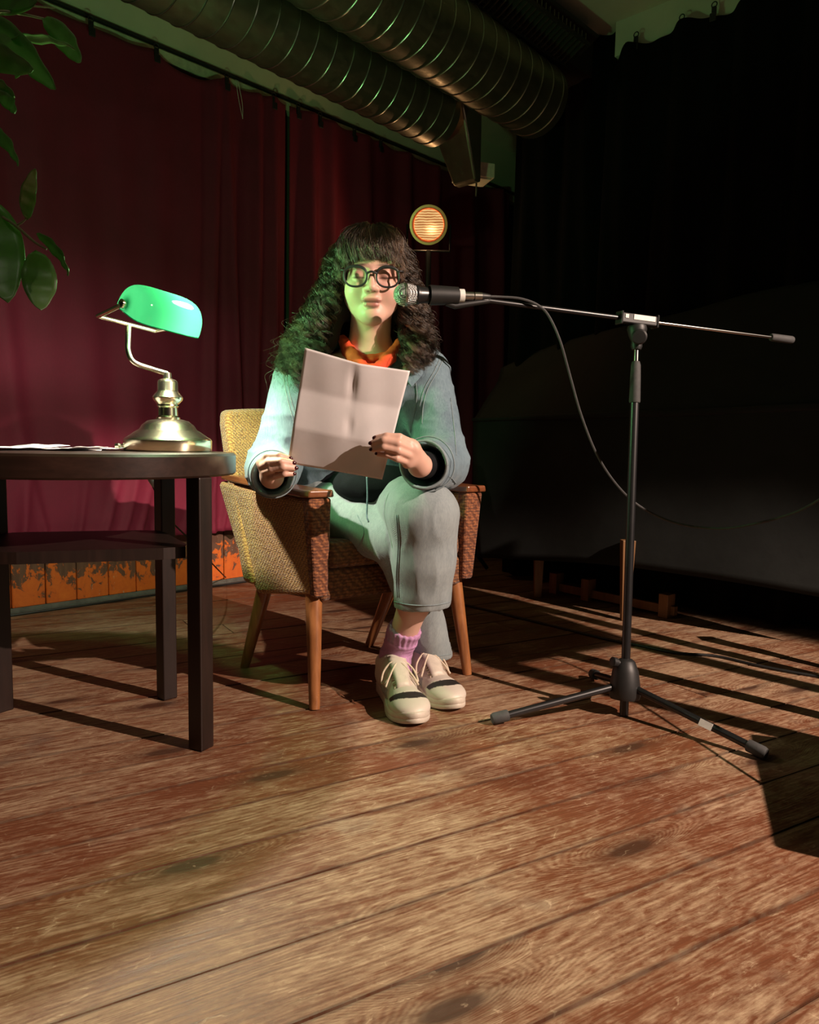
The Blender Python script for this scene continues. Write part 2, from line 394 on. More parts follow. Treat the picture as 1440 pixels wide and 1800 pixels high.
def hexa(bm, pts):
    'eight corners: four bottom, four top in the same order'
    v = [bm.verts.new(Vector(p)) for p in pts]
    for f in ((3, 2, 1, 0), (4, 5, 6, 7), (0, 1, 5, 4), (1, 2, 6, 5), (2, 3, 7, 6), (3, 0, 4, 7)):
        bm.faces.new([v[i] for i in f])
    return v
def prism(bm, poly, f0, f1):
    'poly: 2D points; f0, f1 map a 2D point to 3D on the two faces'
    a = [bm.verts.new(f0(*p)) for p in poly]; b = [bm.verts.new(f1(*p)) for p in poly]
    n = len(poly); bm.faces.new(a[::-1]); bm.faces.new(b)
    for i in range(n): bm.faces.new((a[i], a[(i+1) % n], b[(i+1) % n], b[i]))
def catmull(pts, n=8):
    pts = [Vector(p) for p in pts]
    if len(pts) < 3: return pts
    q = [pts[0]*2-pts[1]] + pts + [pts[-1]*2-pts[-2]]; out = []
    for i in range(1, len(q)-2):
        for k in range(n):
            t = k/n; a, b, c, d = q[i-1], q[i], q[i+1], q[i+2]
            out.append(0.5*((2*b)+(c-a)*t+(2*a-5*b+4*c-d)*t*t+(3*b-a-3*c+d)*t*t*t))
    out.append(pts[-1]); return out
def tube(bm, pts, r, seg=10, cap=True):
    pts = [Vector(p) for p in pts]; n = len(pts)
    rr = r if hasattr(r, '__len__') else [r]*n
    t0 = (pts[1]-pts[0]).normalized(); ref = Vector((0, 0, 1)) if abs(t0.z) < 0.9 else Vector((1, 0, 0))
    u = t0.cross(ref).normalized(); rings = []
    for i in range(n):
        t = (pts[min(i+1, n-1)]-pts[max(i-1, 0)]).normalized()
        u = (u - t*u.dot(t)); u = u.normalized() if u.length > 1e-6 else t.orthogonal().normalized()
        v = t.cross(u)
        rings.append([bm.verts.new(pts[i]+(u*math.cos(2*math.pi*k/seg)+v*math.sin(2*math.pi*k/seg))*rr[i]) for k in range(seg)])
    for i in range(n-1):
        for k in range(seg):
            bm.faces.new((rings[i][k], rings[i][(k+1) % seg], rings[i+1][(k+1) % seg], rings[i+1][k]))
    if cap: bm.faces.new(rings[0][::-1]); bm.faces.new(rings[-1])
def lathe(bm, prof, seg=32, M=None):
    'prof: (radius, height) list turned about z'
    M = M or Matrix.Identity(4); rings = []
    for r, z in prof:
        if r < 1e-6: rings.append([bm.verts.new(M @ Vector((0, 0, z)))])
        else: rings.append([bm.verts.new(M @ Vector((r*math.cos(2*math.pi*k/seg), r*math.sin(2*math.pi*k/seg), z))) for k in range(seg)])
    for a, b in zip(rings[:-1], rings[1:]):
        for k in range(seg):
            k2 = (k+1) % seg
            if len(a) == 1 and len(b) == 1: continue
            if len(a) == 1: bm.faces.new((a[0], b[k], b[k2]))
            elif len(b) == 1: bm.faces.new((a[k], a[k2], b[0]))
            else: bm.faces.new((a[k], a[k2], b[k2], b[k]))
def along(a, b):
    'matrix with z from a to b, origin a'
    d = (Vector(b)-Vector(a)).normalized(); q = d.to_track_quat('Z', 'Y')
    return Matrix.Translation(Vector(a)) @ q.to_matrix().to_4x4()
def tube_obj(name, pts, r, m, parent=None, seg=10, loc=None):
    bm = bmesh.new(); tube(bm, pts, r, seg); return autosmooth(from_bm(name, bm, m, parent), 50)
def lathe_obj(name, prof, m, parent=None, seg=32, M=None, sharp=35):
    bm = bmesh.new(); lathe(bm, prof, seg, M); return autosmooth(from_bm(name, bm, m, parent), sharp)
def keep(o, parent):
    'parent an object built in world space under an Empty that stands elsewhere'
    o.parent = parent; o.matrix_parent_inverse = parent_mat(parent).inverted(); return o
def parent_mat(o):
    m = Matrix.Translation(o.location) @ o.rotation_euler.to_matrix().to_4x4()
    return (parent_mat(o.parent) @ o.matrix_parent_inverse @ m) if o.parent else m

# ---------------------------------------------------------------- vector noise and implicit surfaces
def _hash(i, j, k, s):
    h = (i*374761393 + j*668265263 + k*2147483647*3 + s*1274126177) & 0xffffffff
    h = ((h ^ (h >> 13))*1274126177) & 0xffffffff
    return ((h ^ (h >> 16)) & 0xffff)/65535.0
def vnoise(p, scale, seed=0):
    q = p*np.asarray(scale, dtype=np.float64); f = np.floor(q); i = f.astype(np.int64); t = q-f; t = t*t*(3-2*t)
    r = 0
    for dx in (0, 1):
        for dy in (0, 1):
            for dz in (0, 1):
                wt = (t[:, 0] if dx else 1-t[:, 0])*(t[:, 1] if dy else 1-t[:, 1])*(t[:, 2] if dz else 1-t[:, 2])
                r = r + wt*_hash(i[:, 0]+dx, i[:, 1]+dy, i[:, 2]+dz, seed)
    return r*2-1
class Field:
    def __init__(s): s.p = []
    def rc(s, a, b, ra, rb, k=0.01, sub=False):
        s.p.append(('rc', np.array(a, float), np.array(b, float), ra, rb, k, sub)); return s
    def chain(s, pts, rs, k=0.01, sub=False):
        for i in range(len(pts)-1): s.rc(pts[i], pts[i+1], rs[i], rs[i+1], k, sub)
        return s
    def el(s, c, r, M=None, k=0.01, sub=False):
        s.p.append(('el', np.array(c, float), np.array(r, float), None if M is None else np.array(M)[:3, :3].astype(float), 0, k, sub)); return s
    def cut(s, c, n, k=0.004):
        'remove the half space on the side of n'
        s.p.append(('pl', np.array(c, float), np.array(n, float), 0, 0, k, True)); return s
    def __call__(s, q, cut=0.07):
        d = np.full(len(q), 1.0)
        for typ, a, b, c, e, k, sub in s.p:
            if typ == 'rc':
                ce = (a+b)/2; R = np.linalg.norm(b-a)/2+max(c, e)+cut
            elif typ == 'el': ce = a; R = b.max()+cut
            else: ce = a; R = 0.16
            i = np.nonzero(((q-ce)**2).sum(1) < R*R)[0]
            if not len(i): continue
            p = q[i]
            if typ == 'rc':
                ab = b-a; L = max((ab*ab).sum(), 1e-12); t = np.clip(((p-a)@ab)/L, 0, 1)
                v = np.sqrt(((p-a-t[:, None]*ab)**2).sum(1))-(c+(e-c)*t)
            elif typ == 'el':
                l = p-a
                if c is not None: l = l@c      # columns of M are the axes
                k0 = np.sqrt(((l/b)**2).sum(1)); k1 = np.sqrt(((l/b**2)**2).sum(1))+1e-9; v = k0*(k0-1)/k1
            else: v = -((p-a)@b)
            o = d[i]
            if sub:
                v = -v; h = np.maximum(k-np.abs(o-v), 0)/k; d[i] = np.maximum(o, v)+h*h*k*0.25
            else:
                h = np.maximum(k-np.abs(o-v), 0)/k; d[i] = np.minimum(o, v)-h*h*k*0.25
        return d
def mesh_field(f, lo, hi, h, B=8):
    lo = np.array(lo, float); n = np.ceil((np.array(hi, float)-lo)/h/B).astype(int)
    bc = np.stack(np.meshgrid(*[np.arange(k) for k in n], indexing='ij'), -1).reshape(-1, 3)
    cen = lo+(bc*B+B/2-0.5)*h; dc = f(cen)
    V = np.ones(tuple(n*B), np.float32)
    inside = dc < 0
    lim = B*h*0.87*1.35+0.004
    near = np.abs(dc) < lim
    for b in bc[inside & ~near]:
        V[b[0]*B:b[0]*B+B, b[1]*B:b[1]*B+B, b[2]*B:b[2]*B+B] = -1
    off = np.stack(np.meshgrid(*[np.arange(B)]*3, indexing='ij'), -1).reshape(-1, 3)
    nb = bc[near]
    for s in range(0, len(nb), 600):
        ch = nb[s:s+600]; idx = (ch[:, None, :]*B+off[None]).reshape(-1, 3)
        V[idx[:, 0], idx[:, 1], idx[:, 2]] = f(lo+idx*h)
    S = V < 0
    cnt = np.zeros(tuple(np.array(S.shape)-1), np.uint8)
    for dx in (0, 1):
        for dy in (0, 1):
            for dz in (0, 1):
                cnt += S[dx:S.shape[0]-1+dx, dy:S.shape[1]-1+dy, dz:S.shape[2]-1+dz]
    cells = np.argwhere((cnt > 0) & (cnt < 8)); idm = np.full(cnt.shape, -1, np.int32)
    idm[cells[:, 0], cells[:, 1], cells[:, 2]] = np.arange(len(cells))
    acc = np.zeros((len(cells), 3)); m = np.zeros(len(cells))
    co = [(x, y, z) for x in (0, 1) for y in (0, 1) for z in (0, 1)]
    for a in co:
        for ax in range(3):
            if a[ax]: continue
            b = list(a); b[ax] = 1
            va = V[cells[:, 0]+a[0], cells[:, 1]+a[1], cells[:, 2]+a[2]]; vb = V[cells[:, 0]+b[0], cells[:, 1]+b[1], cells[:, 2]+b[2]]
            x = (va < 0) != (vb < 0); t = np.where(x, va/np.where(x, va-vb, 1), 0)
            p = np.zeros((len(cells), 3)); p[:] = a; p[:, ax] = t
            acc[x] += p[x]; m[x] += 1
    verts = lo+(cells+acc/m[:, None])*h
    quads = []
    for ax in range(3):
        o1, o2 = (ax+1) % 3, (ax+2) % 3
        sl = [slice(1, -1)]*3; sl[ax] = slice(0, -1); a = S[tuple(sl)]
        sl2 = list(sl); sl2[ax] = slice(1, None); b = S[tuple(sl2)]
        e = np.argwhere(a != b); base = e.copy(); base[:, o1] += 1; base[:, o2] += 1
        flip = S[base[:, 0], base[:, 1], base[:, 2]]
        def cid(d1, d2):
            c = base.copy(); c[:, o1] += d1; c[:, o2] += d2; return idm[c[:, 0], c[:, 1], c[:, 2]]
        q = np.stack([cid(-1, -1), cid(0, -1), cid(0, 0), cid(-1, 0)], 1)
        q[~flip] = q[~flip][:, ::-1]; quads.append(q)
    quads = np.concatenate(quads); quads = quads[(quads >= 0).all(1)]
    return verts, quads
def vnormals(v, q):
    n = np.zeros_like(v); fn = np.cross(v[q[:, 2]]-v[q[:, 0]], v[q[:, 3]]-v[q[:, 1]])
    for k in range(4):
        for ax in range(3): n[:, ax] += np.bincount(q[:, k], fn[:, ax], len(v))
    return n/(np.linalg.norm(n, axis=1, keepdims=True)+1e-12)
def relax(v, q, it=2, lam=0.5):
    for _ in range(it):
        s = np.zeros_like(v); c = np.zeros(len(v))
        for k in range(4):
            a, b = q[:, k], q[:, (k+1) % 4]
            for ax in range(3): s[:, ax] += np.bincount(a, v[b, ax], len(v))+np.bincount(b, v[a, ax], len(v))
            c += np.bincount(a, minlength=len(v))+np.bincount(b, minlength=len(v))
        v = v*(1-lam)+lam*s/np.maximum(c, 1)[:, None]
    return v
def np_mesh(name, v, q, m, parent=None, paint=None):
    me = bpy.data.meshes.new(name); me.vertices.add(len(v)); me.vertices.foreach_set('co', v.astype(np.float32).ravel())
    me.loops.add(len(q)*4); me.loops.foreach_set('vertex_index', q.astype(np.int32).ravel())
    me.polygons.add(len(q)); me.polygons.foreach_set('loop_start', np.arange(0, len(q)*4, 4, dtype=np.int32))
    me.polygons.foreach_set('loop_total', np.full(len(q), 4, np.int32)) if hasattr(me.polygons[0], 'loop_total') and False else None
    me.update(calc_edges=True)
    if paint is not None:
        a = me.color_attributes.new('paint', 'FLOAT_COLOR', 'POINT'); c = np.ones((len(v), 4), np.float32); c[:, :3] = paint; a.data.foreach_set('color', c.ravel())
    return link(name, me, m, parent, True)
def field_obj(name, f, lo, hi, h, m, parent=None, it=2, disp=None, paint=None):
    v, q = mesh_field(f, lo, hi, h); v = relax(v, q, it)
    if disp is not None: n = vnormals(v, q); v = v+n*disp(v, n)[:, None]
    return np_mesh(name, v, q, m, parent, paint(v) if paint else None)
# ================================================================ THE ROOM
WD = Vector((0.690, 0.724, 0)).normalized(); WN = Vector((WD.y, -WD.x, 0))   # along the left wall, and out of it into the room
_g = G(7, 1083); W0 = Vector((_g.x, _g.y, 0))
CEIL = 2.37
def wl(t, off=0.0, z=0.0): return W0 + WD*t + WN*off + Vector((0, 0, z))
# floor: every board an object
BD = Vector((0.863, 0.505, 0)).normalized(); BP = Vector((-BD.y, BD.x, 0)); BW = 0.1305
floor = empty('floor', (0, 0, 0), 0, kind='structure')
bm = bmesh.new(); box(bm, (1.3, 1.2, -0.055), (7.6, 8.6, 0.05)); fb = from_bm('underfloor', bm, 'board_under', floor)
rr = random.Random(3)
ang = math.atan2(BD.y, BD.x)
def q_of(pt): return pt.dot(BP)
q0 = q_of(G(720, 1720)) - 13*BW
for i in range(0, 48):
    q = q0 + i*BW; s = -3.2 + rr.uniform(-1.5, 0)
    while s < 5.2:
        L = rr.uniform(2.2, 4.2)
        bm = bmesh.new(); gap = 0.0038
        c = BD*(s+L/2) + BP*(q+BW/2)
        z1 = rr.uniform(-0.0012, 0.0006)
        box(bm, (0, 0, -0.012+z1), (L-gap, BW-gap, 0.024))
        # cut off at the left wall
        M = Matrix.Translation(c) @ Matrix.Rotation(ang, 4, 'Z'); Mi = M.inverted()
        pc = Mi @ (W0 + WN*0.003); pn = Mi.to_3x3() @ (-WN)
        r = bmesh.ops.bisect_plane(bm, geom=bm.verts[:]+bm.edges[:]+bm.faces[:], plane_co=pc, plane_no=pn, clear_outer=True)
        ed = [e for e in r['geom_cut'] if isinstance(e, bmesh.types.BMEdge)]
        if ed: bmesh.ops.holes_fill(bm, edges=ed)
        s += L
        if not bm.faces: bm.free(); continue
        # drop boards that cannot be seen from anywhere near
        if (c - Vector((0.4, 2.2, 0))).length > 4.9: bm.free(); continue
        o = from_bm('floorboard', bm, 'floor', floor); o.location = c; o.rotation_euler = (0, 0, ang)
# ceiling
bm = bmesh.new(); a, b, c2, d = wl(-2.5, -0.03), wl(6.0, -0.03), wl(6.0, 5.6), wl(-2.5, 5.6)
hexa(bm, [p+Vector((0, 0, CEIL)) for p in (a, b, c2, d)]+[p+Vector((0, 0, CEIL+0.05)) for p in (a, b, c2, d)])
tag(from_bm('ceiling', bm, 'ceiling_paint'), kind='structure')
# left wall with boarding at its foot
bm = bmesh.new(); hexa(bm, [wl(-2.5, -0.12, -0.03), wl(6, -0.12, -0.03), wl(6, -0.024, -0.03), wl(-2.5, -0.024, -0.03), wl(-2.5, -0.12, CEIL), wl(6, -0.12, CEIL), wl(6, -0.024, CEIL), wl(-2.5, -0.024, CEIL)])
wleft = tag(from_bm('wall_left', bm, 'wall_paint'), kind='structure')
t = -0.9; rr = random.Random(5); angw = math.atan2(WD.y, WD.x)
while t < 4.5:
    bwid = rr.choice((0.115, 0.125, 0.045, 0.12)); bm = bmesh.new(); dp = 0.016 if bwid > 0.1 else 0.022
    box(bm, (0, 0, 0.30), (bwid-0.004, dp, 0.60))
    o = from_bm('wall_board', bm, 'peeling_paint' if bwid > 0.1 or rr.random() < 0.5 else 'grey_skirting', wleft); bev(o, 0.003, 1)
    o.location = wl(t+bwid/2, -0.024+dp/2, 0.02); o.rotation_euler = (0, 0, angw); t += bwid
bm = bmesh.new(); prism(bm, [(0, 0), (0.016, 0), (0.016, 0.012), (0.003, 0.022), (0, 0.022)], lambda a, b: wl(-1.2, a-0.006, b), lambda a, b: wl(4.6, a-0.006, b))
tag(from_bm('baseboard_left', bm, 'grey_skirting'), kind='structure')
# painted batten under the ceiling that carries the curtain clips
bm = bmesh.new(); prism(bm, [(-0.024, 2.112), (0.02, 2.112), (0.02, 2.150), (0.012, 2.158), (-0.024, 2.158)], lambda a, b: wl(-2.4, a, b), lambda a, b: wl(4.6, a, b))
tag(from_bm('trim_1', bm, 'batten_paint'), kind='structure')
bm = bmesh.new(); prism(bm, [(-0.024, 2.160), (0.022, 2.160), (0.024, 2.168), (-0.024, 2.168)], lambda a, b: wl(-2.4, a, b), lambda a, b: wl(4.6, a, b))
tag(from_bm('trim_2', bm, 'dark_beam'), kind='structure')
bm = bmesh.new(); prism(bm, [(-0.024, 2.172), (0.010, 2.172), (0.06, CEIL), (-0.024, CEIL)], lambda a, b: wl(-2.4, a, b), lambda a, b: wl(4.6, a, b))
tag(from_bm('trim_5', bm, 'ceiling_paint'), kind='structure')
# the far right: black curtains, wall behind them
def rw(s, off=0.0, z=0.0):   # along the right-hand side, from the curtain's free end towards the hall
    return Vector((0.79, 3.25, z)) + WN*s + WD*off
bm = bmesh.new(); hexa(bm, [rw(-3.2, 2.65, -.03), rw(2.6, 2.65, -.03), rw(2.6, 2.75, -.03), rw(-3.2, 2.75, -.03), rw(-3.2, 2.65, CEIL), rw(2.6, 2.65, CEIL), rw(2.6, 2.75, CEIL), rw(-3.2, 2.75, CEIL)])
tag(from_bm('wall_back', bm, 'dark_wall'), kind='structure')
bm = bmesh.new(); prism(bm, [(0.03, 2.235), (0.07, 2.235), (0.09, CEIL), (0.03, CEIL)], lambda a, b: rw(0.0, a, b), lambda a, b: rw(2.9, a, b))
tag(from_bm('trim_3', bm, 'ceiling_paint'), kind='structure')

# ---------------------------------------------------------------- curtains
def curtain(name, t0, t1, base, m, label, folds, zbot, ztop, seed, off=0.05, clips=None, amp=1.0, hemlift=None, parent=None):
    'base(t, off, z) gives the point; folds: function (t, z) -> offset from the wall'
    nx = int((t1-t0)/0.008); nz = 110
    T = np.linspace(t0, t1, nx); Z = np.linspace(0, 1, nz)
    vs = []; fs = []
    for i, tt in enumerate(T):
        zt = ztop(tt)
        for j, zz in enumerate(Z):
            z = zbot + (zt-zbot)*zz
            vs.append(base(tt, off+folds(tt, z), z))
    for i in range(nx-1):
        for j in range(nz-1):
            a = i*nz+j; fs.append((a, a+nz, a+nz+1, a+1))
    me = bpy.data.meshes.new(name); me.from_pydata(vs, [], fs)
    o = link(name, me, m, parent, True)
    s = o.modifiers.new('thick', 'SOLIDIFY'); s.thickness = 0.003
    if label: tag(o, label, 'curtain')
    return o
def px_t(x):
    'where the sight line at column x meets the left wall'
    v = (P(x, 775, 1)-EYE); a = v.x/v.y
    return (a*W0.y-W0.x)/(WD.x-a*WD.y)
tA = px_t(488)
clip_px = [-60, 50, 160, 268, 385, 464, 505, 542, 600, 645, 700, 770, 840]
clip_t = [px_t(x) for x in clip_px]
def sag(tt):
    k = 2.122
    for a, b in zip(clip_t[:-1], clip_t[1:]):
        if a <= tt <= b:
            u = (tt-a)/(b-a); return k - (0.15 if a < px_t(300) < b else 0.05)*min(0.45, (b-a))*4*u*(1-u)
    return k
def folds_red(tt, z):
    h = (z-0.25)/2.0
    f = 0.0
    for (c, wd, a, lean) in FOLDS:
        u = (tt-c-lean*(z-0.9))/wd
        f += 1.5*a*math.exp(-u*u*1.6)*(0.55+0.45*math.sin(1.3+h*2.2))
    f += 0.006*math.sin(tt*19+1.1*math.sin(z*2.1))+0.004*math.sin(tt*41+z*1.7)
    # puckers rising from the hem
    if z < 0.75:
        e = (0.75-z)/0.5
        for (c, lean) in PUCK:
            u = (tt-c-lean*(z-0.25))/(0.012+0.03*max(0, z-0.25))
            f += 0.018*e*math.exp(-u*u)*(1 if z > 0.27 else 0.6)
    if z < 0.30: f += 0.0016*math.sin(tt*160)+ (0.0025 if z < 0.262 else 0)
    if abs(z-0.295) < 0.006: f -= 0.003
    return max(f, -0.03)
rf = random.Random(11)
FOLDS = [(px_t(360), 0.035, 0.030, 0.02), (px_t(400), 0.03, 0.035, -0.03), (px_t(432), 0.03, 0.030, 0.02), (px_t(465), 0.04, 0.04, 0.0), (px_t(240), 0.10, 0.018, 0.1), (px_t(120), 0.15, 0.02, -0.1), (px_t(-80), 0.1, 0.03, 0.1), (px_t(10), 0.05, 0.014, -0.08),
         (px_t(520), 0.05, 0.05, 0.02), (px_t(560), 0.05, 0.04, 0), (px_t(620), 0.06, 0.05, 0), (px_t(690), 0.06, 0.05, 0), (px_t(740), 0.05, 0.05, 0), (px_t(800), 0.06, 0.05, 0), (px_t(850), 0.05, 0.05, 0)]
PUCK = [(px_t(70), -0.22), (px_t(20), 0.1), (px_t(160), 0.30), (px_t(195), 0.28), (px_t(225), 0.34), (px_t(262), 0.25), (px_t(310), 0.3), (px_t(335), 0.25), (px_t(120), 0.12), (px_t(380), 0.2), (px_t(420), 0.2)]
curtain('curtain', px_t(-150), tA, wl, 'red_velvet', 'wide crimson velvet curtain on the left behind the green banker lamp and table', folds_red, 0.247, sag, 1)
curtain('curtain', tA+0.02, px_t(868), wl, 'red_velvet', 'darker crimson curtain behind the seated woman, beside the wide one', folds_red, 0.247, sag, 2, off=0.062)
fb_ = lambda tt, z: 0.03*math.sin(tt*26+0.6*math.sin(z*2))+0.012*math.sin(tt*57+z)
curtain('curtain', -0.53, -0.02, lambda t, o, z: rw(t, -o, z), 'black_curtain_cloth', 'narrow black curtain added to keep the gap behind the end of the larger duct dark', fb_, 0.02, lambda t: CEIL-0.005, 3, off=-0.06)  # added sheet up to the ceiling, blacks out the view behind the duct end
curtain('curtain', 0.0, 2.6, lambda t, o, z: rw(t, -o-0.02, z), 'black_curtain_cloth', 'black curtain hanging on the right from the pale ceiling moulding behind the microphone stand', fb_, 0.02, lambda t: 2.238-0.012*abs(math.sin(t*9))-0.09*max(0, 1-t/0.10), 4, off=0.0)
ORD = ['first', 'second', 'third', 'fourth', 'fifth', 'sixth', 'seventh', 'eighth', 'ninth', 'tenth']; NCL = {}
def clip(pos, rz, label, group):
    k = NCL.get(group, 0); NCL[group] = k+1; label = label.replace('black clip', 'black clip, %s from the left,' % ORD[k])
    r = empty('curtain_clip', pos, rz, label, 'clip', group)
    bm = bmesh.new(); box(bm, (0, 0.0, 0.006), (0.016, 0.012, 0.03)); box(bm, (0, -0.008, -0.018), (0.024, 0.006, 0.03)); bev(from_bm('jaw', bm, 'black_plastic', r), 0.002, 1)
    bm = bmesh.new(); tube(bm, [(0.010*math.cos(a), 0.0, 0.028+0.010*math.sin(a)) for a in np.linspace(0, 6.28, 13)], 0.0022, 6); from_bm('hook', bm, 'black_plastic', r)
for x, tt in zip(clip_px, clip_t):
    if 140 < x < 660: clip(wl(tt, 0.075, 2.098), angw, 'black clip holding the crimson curtains to the pale batten', 'clips along the crimson curtains')
for x in (1092, 1167, 1220, 1290):
    v = P(x, 775, 1)-EYE; a = v.x/v.y; o = rw(0); s = (a*o.y-o.x)/(WN.x-a*WN.y)
    clip(rw(s, -0.02, 2.235), math.atan2(WN.y, WN.x), 'black clip holding the black curtain under the ceiling moulding', 'clips along the black curtain')
# loop of white string tied to the batten
s0 = wl(px_t(398), 0.085, 2.10)
tag(tube_obj('string', catmull([s0+Vector((0, 0, 0.02)), s0+WD*0.012+Vector((0, 0, -0.05)), s0+WD*0.03+Vector((0, 0, -0.115)), s0+WD*0.032+Vector((0, 0, -0.12)), s0+WD*0.03+Vector((0, 0, -0.06)), s0+WD*0.008+Vector((0, 0, 0.02))], 5), 0.0012, 'white_label', seg=5), 'thin white string loop dangling from the batten above the crimson curtain', 'string')

# ---------------------------------------------------------------- ducts
def duct(E, r, L, n0, label):
    root = empty('air_duct', E, math.atan2(WD.y, WD.x)+math.radians(3.0), label, 'duct', 'spiral air ducts under the ceiling')
    M = Matrix.Rotation(-math.pi/2, 4, 'Y')   # z -> -x
    prof = [(0, 0.0), (r*0.90, 0.0), (r*0.97, 0.012), (r, 0.012)] + [(r, 0.02+k*0.1) for k in range(int(L/0.1))] + [(r*0.5, L)]
    lathe_obj('pipe', prof, 'duct_metal', root, 48, M, 30)
    for k in range(n0):
        bm = bmesh.new(); x = -0.03-k*0.078
        tube(bm, [(x-0.039*a/6.283, (r+0.0012)*math.cos(a), (r+0.0012)*math.sin(a)) for a in np.linspace(0, 6.283, 41)], 0.0024, 6, False)
        autosmooth(from_bm('seam', bm, 'brushed_steel', root))
    return root
E1 = P(772, 205, 3.02); E2 = P(948, 182, 3.12)
d1 = duct(E1, 0.118, 3.2, 32, 'spiral metal duct nearer the crimson curtain, ending over the woman')
d2 = duct(E2, 0.140, 3.4, 34, 'larger spiral metal duct beside the finned grille, reaching further back')
# end piece of the first duct: a tapering hood, hung on a rod
hood = empty('duct_hood', E1, angw, 'dark tapering sheet metal hood at the end of the nearer duct', 'hood')
bm = bmesh.new()
hexa(bm, [(0.20, -0.03, -0.20), (0.24, -0.03, -0.20), (0.24, 0.09, -0.20), (0.20, 0.09, -0.20), (0.005, -0.10, 0.08), (0.15, -0.10, 0.08), (0.15, 0.10, 0.08), (0.005, 0.10, 0.08)])
bev(from_bm('hood_shell', bm, 'duct_metal', hood), 0.008)
bm = bmesh.new(); tube(bm, [(0.27, 0.02, -0.24), (0.27, 0.02, CEIL-E1.z-0.005)], 0.004, 8); from_bm('rod', bm, 'brushed_steel', hood)
# pale box below it
bx = P(832, 305, 3.30)
pb = empty('junction_box', bx, angw-0.5, 'small pale square box hanging at the end of the hood rod', 'box')
bm = bmesh.new(); box(bm, (0, 0, 0), (0.15, 0.13, 0.06)); bev(from_bm('housing', bm, 'batten_paint', pb), 0.004)
bm = bmesh.new(); box(bm, (0, 0, -0.032), (0.12, 0.10, 0.006)); from_bm('cover_plate', bm, 'ceiling_paint', pb)
# finned grille along the big duct
gl = empty('fin_grille', P(985, 150, 3.12)+Vector((0, 0, 0.06)), angw, 'long ribbed metal fin strip running beside the larger duct', 'grille')
bm = bmesh.new(); box(bm, (-1.25, -0.03, 0.0), (2.5, 0.012, 0.012)); box(bm, (-1.25, -0.13, 0.055), (2.5, 0.012, 0.012)); from_bm('rail', bm, 'dark_beam', gl)
fin = None
for k in range(88):
    if fin is None:
        bm = bmesh.new(); hexa(bm, [(0, -0.13, 0.05), (0.005, -0.13, 0.05), (0.005, -0.03, 0.0), (0, -0.03, 0.0), (0, -0.13, 0.09), (0.005, -0.13, 0.09), (0.005, -0.03, 0.04), (0, -0.03, 0.04)])
        fin = from_bm('fin', bm, 'duct_metal', gl); o = fin
    else: o = fin.copy(); C.objects.link(o)
    o.location = (-0.03-k*0.028, 0, 0)
bm = bmesh.new(); hexa(bm, [(-2.5, -0.03, 0.05), (0.06, -0.03, 0.05), (0.06, -0.02, 0.05), (-2.5, -0.02, 0.05), (-2.5, -0.14, 0.11), (0.06, -0.14, 0.11), (0.06, -0.13, 0.11), (-2.5, -0.13, 0.11)])
from_bm('backing', bm, 'dark_beam', gl)
# dark beam between the ducts and the open ceiling
b0 = P(1042, 135, 3.20); b0.z = 0
bm = bmesh.new(); prism(bm, [(0, 2.19), (-0.20, 2.19), (-0.20, CEIL), (0, CEIL)], lambda a, b: b0-WN*a*-1+Vector((0, 0, b))+WD*0.02, lambda a, b: b0-WN*a*-1-WD*3.2+Vector((0, 0, b)))
tag(from_bm('trim_4', bm, 'dark_beam'), kind='structure')
# ================================================================ TABLE AND WHAT STANDS ON IT
TC = Vector((-0.700, 1.650, 0)); TR = 0.312; TH = 0.616; TT = 0.047
table = empty('round_table', TC, 0, 'round dark brown wooden table with square legs under the banker lamp', 'table')
lathe_obj('tabletop', [(0, TH-TT), (TR-0.004, TH-TT), (TR, TH-TT+0.004), (TR, TH-0.005), (TR-0.005, TH), (0, TH)], 'table_top_wood', table, 96)
g1 = G(351, 1318); g2 = G(291, 1229)
LEGS = [(g1.x, g1.y+0.012, 62), (g2.x, g2.y+0.012, 47), (-0.955, 1.735, 60), (-0.815, 1.405, 60)]
for x, y, a in LEGS:
    bm = bmesh.new(); box(bm, (0, 0, (TH-TT)/2), (0.037, 0.037, TH-TT))
    o = bev(from_bm('leg', bm, 'table_wood', table), 0.0025); o.location = (x-TC.x, y-TC.y, 0); o.rotation_euler = (0, 0, math.radians(a))
# lower shelf: sides bow inwards, corners notched round the legs
sh = []
LL = [Vector((x, y, 0))-Vector((TC.x, TC.y, 0)) for x, y, a in LEGS]
for i in range(4):
    a, b = LL[i], LL[(i+1) % 4]
    for k in range(0, 9):
        u = 0.06+0.88*k/8; p = a.lerp(b, u); n = -((a+b)/2).normalized()
        p = p + n*(0.012+ (0.0 if 0.12 < u < 0.88 else 0.012))
        sh.append((p.x, p.y))
bm = bmesh.new(); prism(bm, sh, lambda x, y: Vector((x, y, 0.400)), lambda x, y: Vector((x, y, 0.424)))
bev(from_bm('shelf', bm, 'table_wood', table), 0.002, 1)

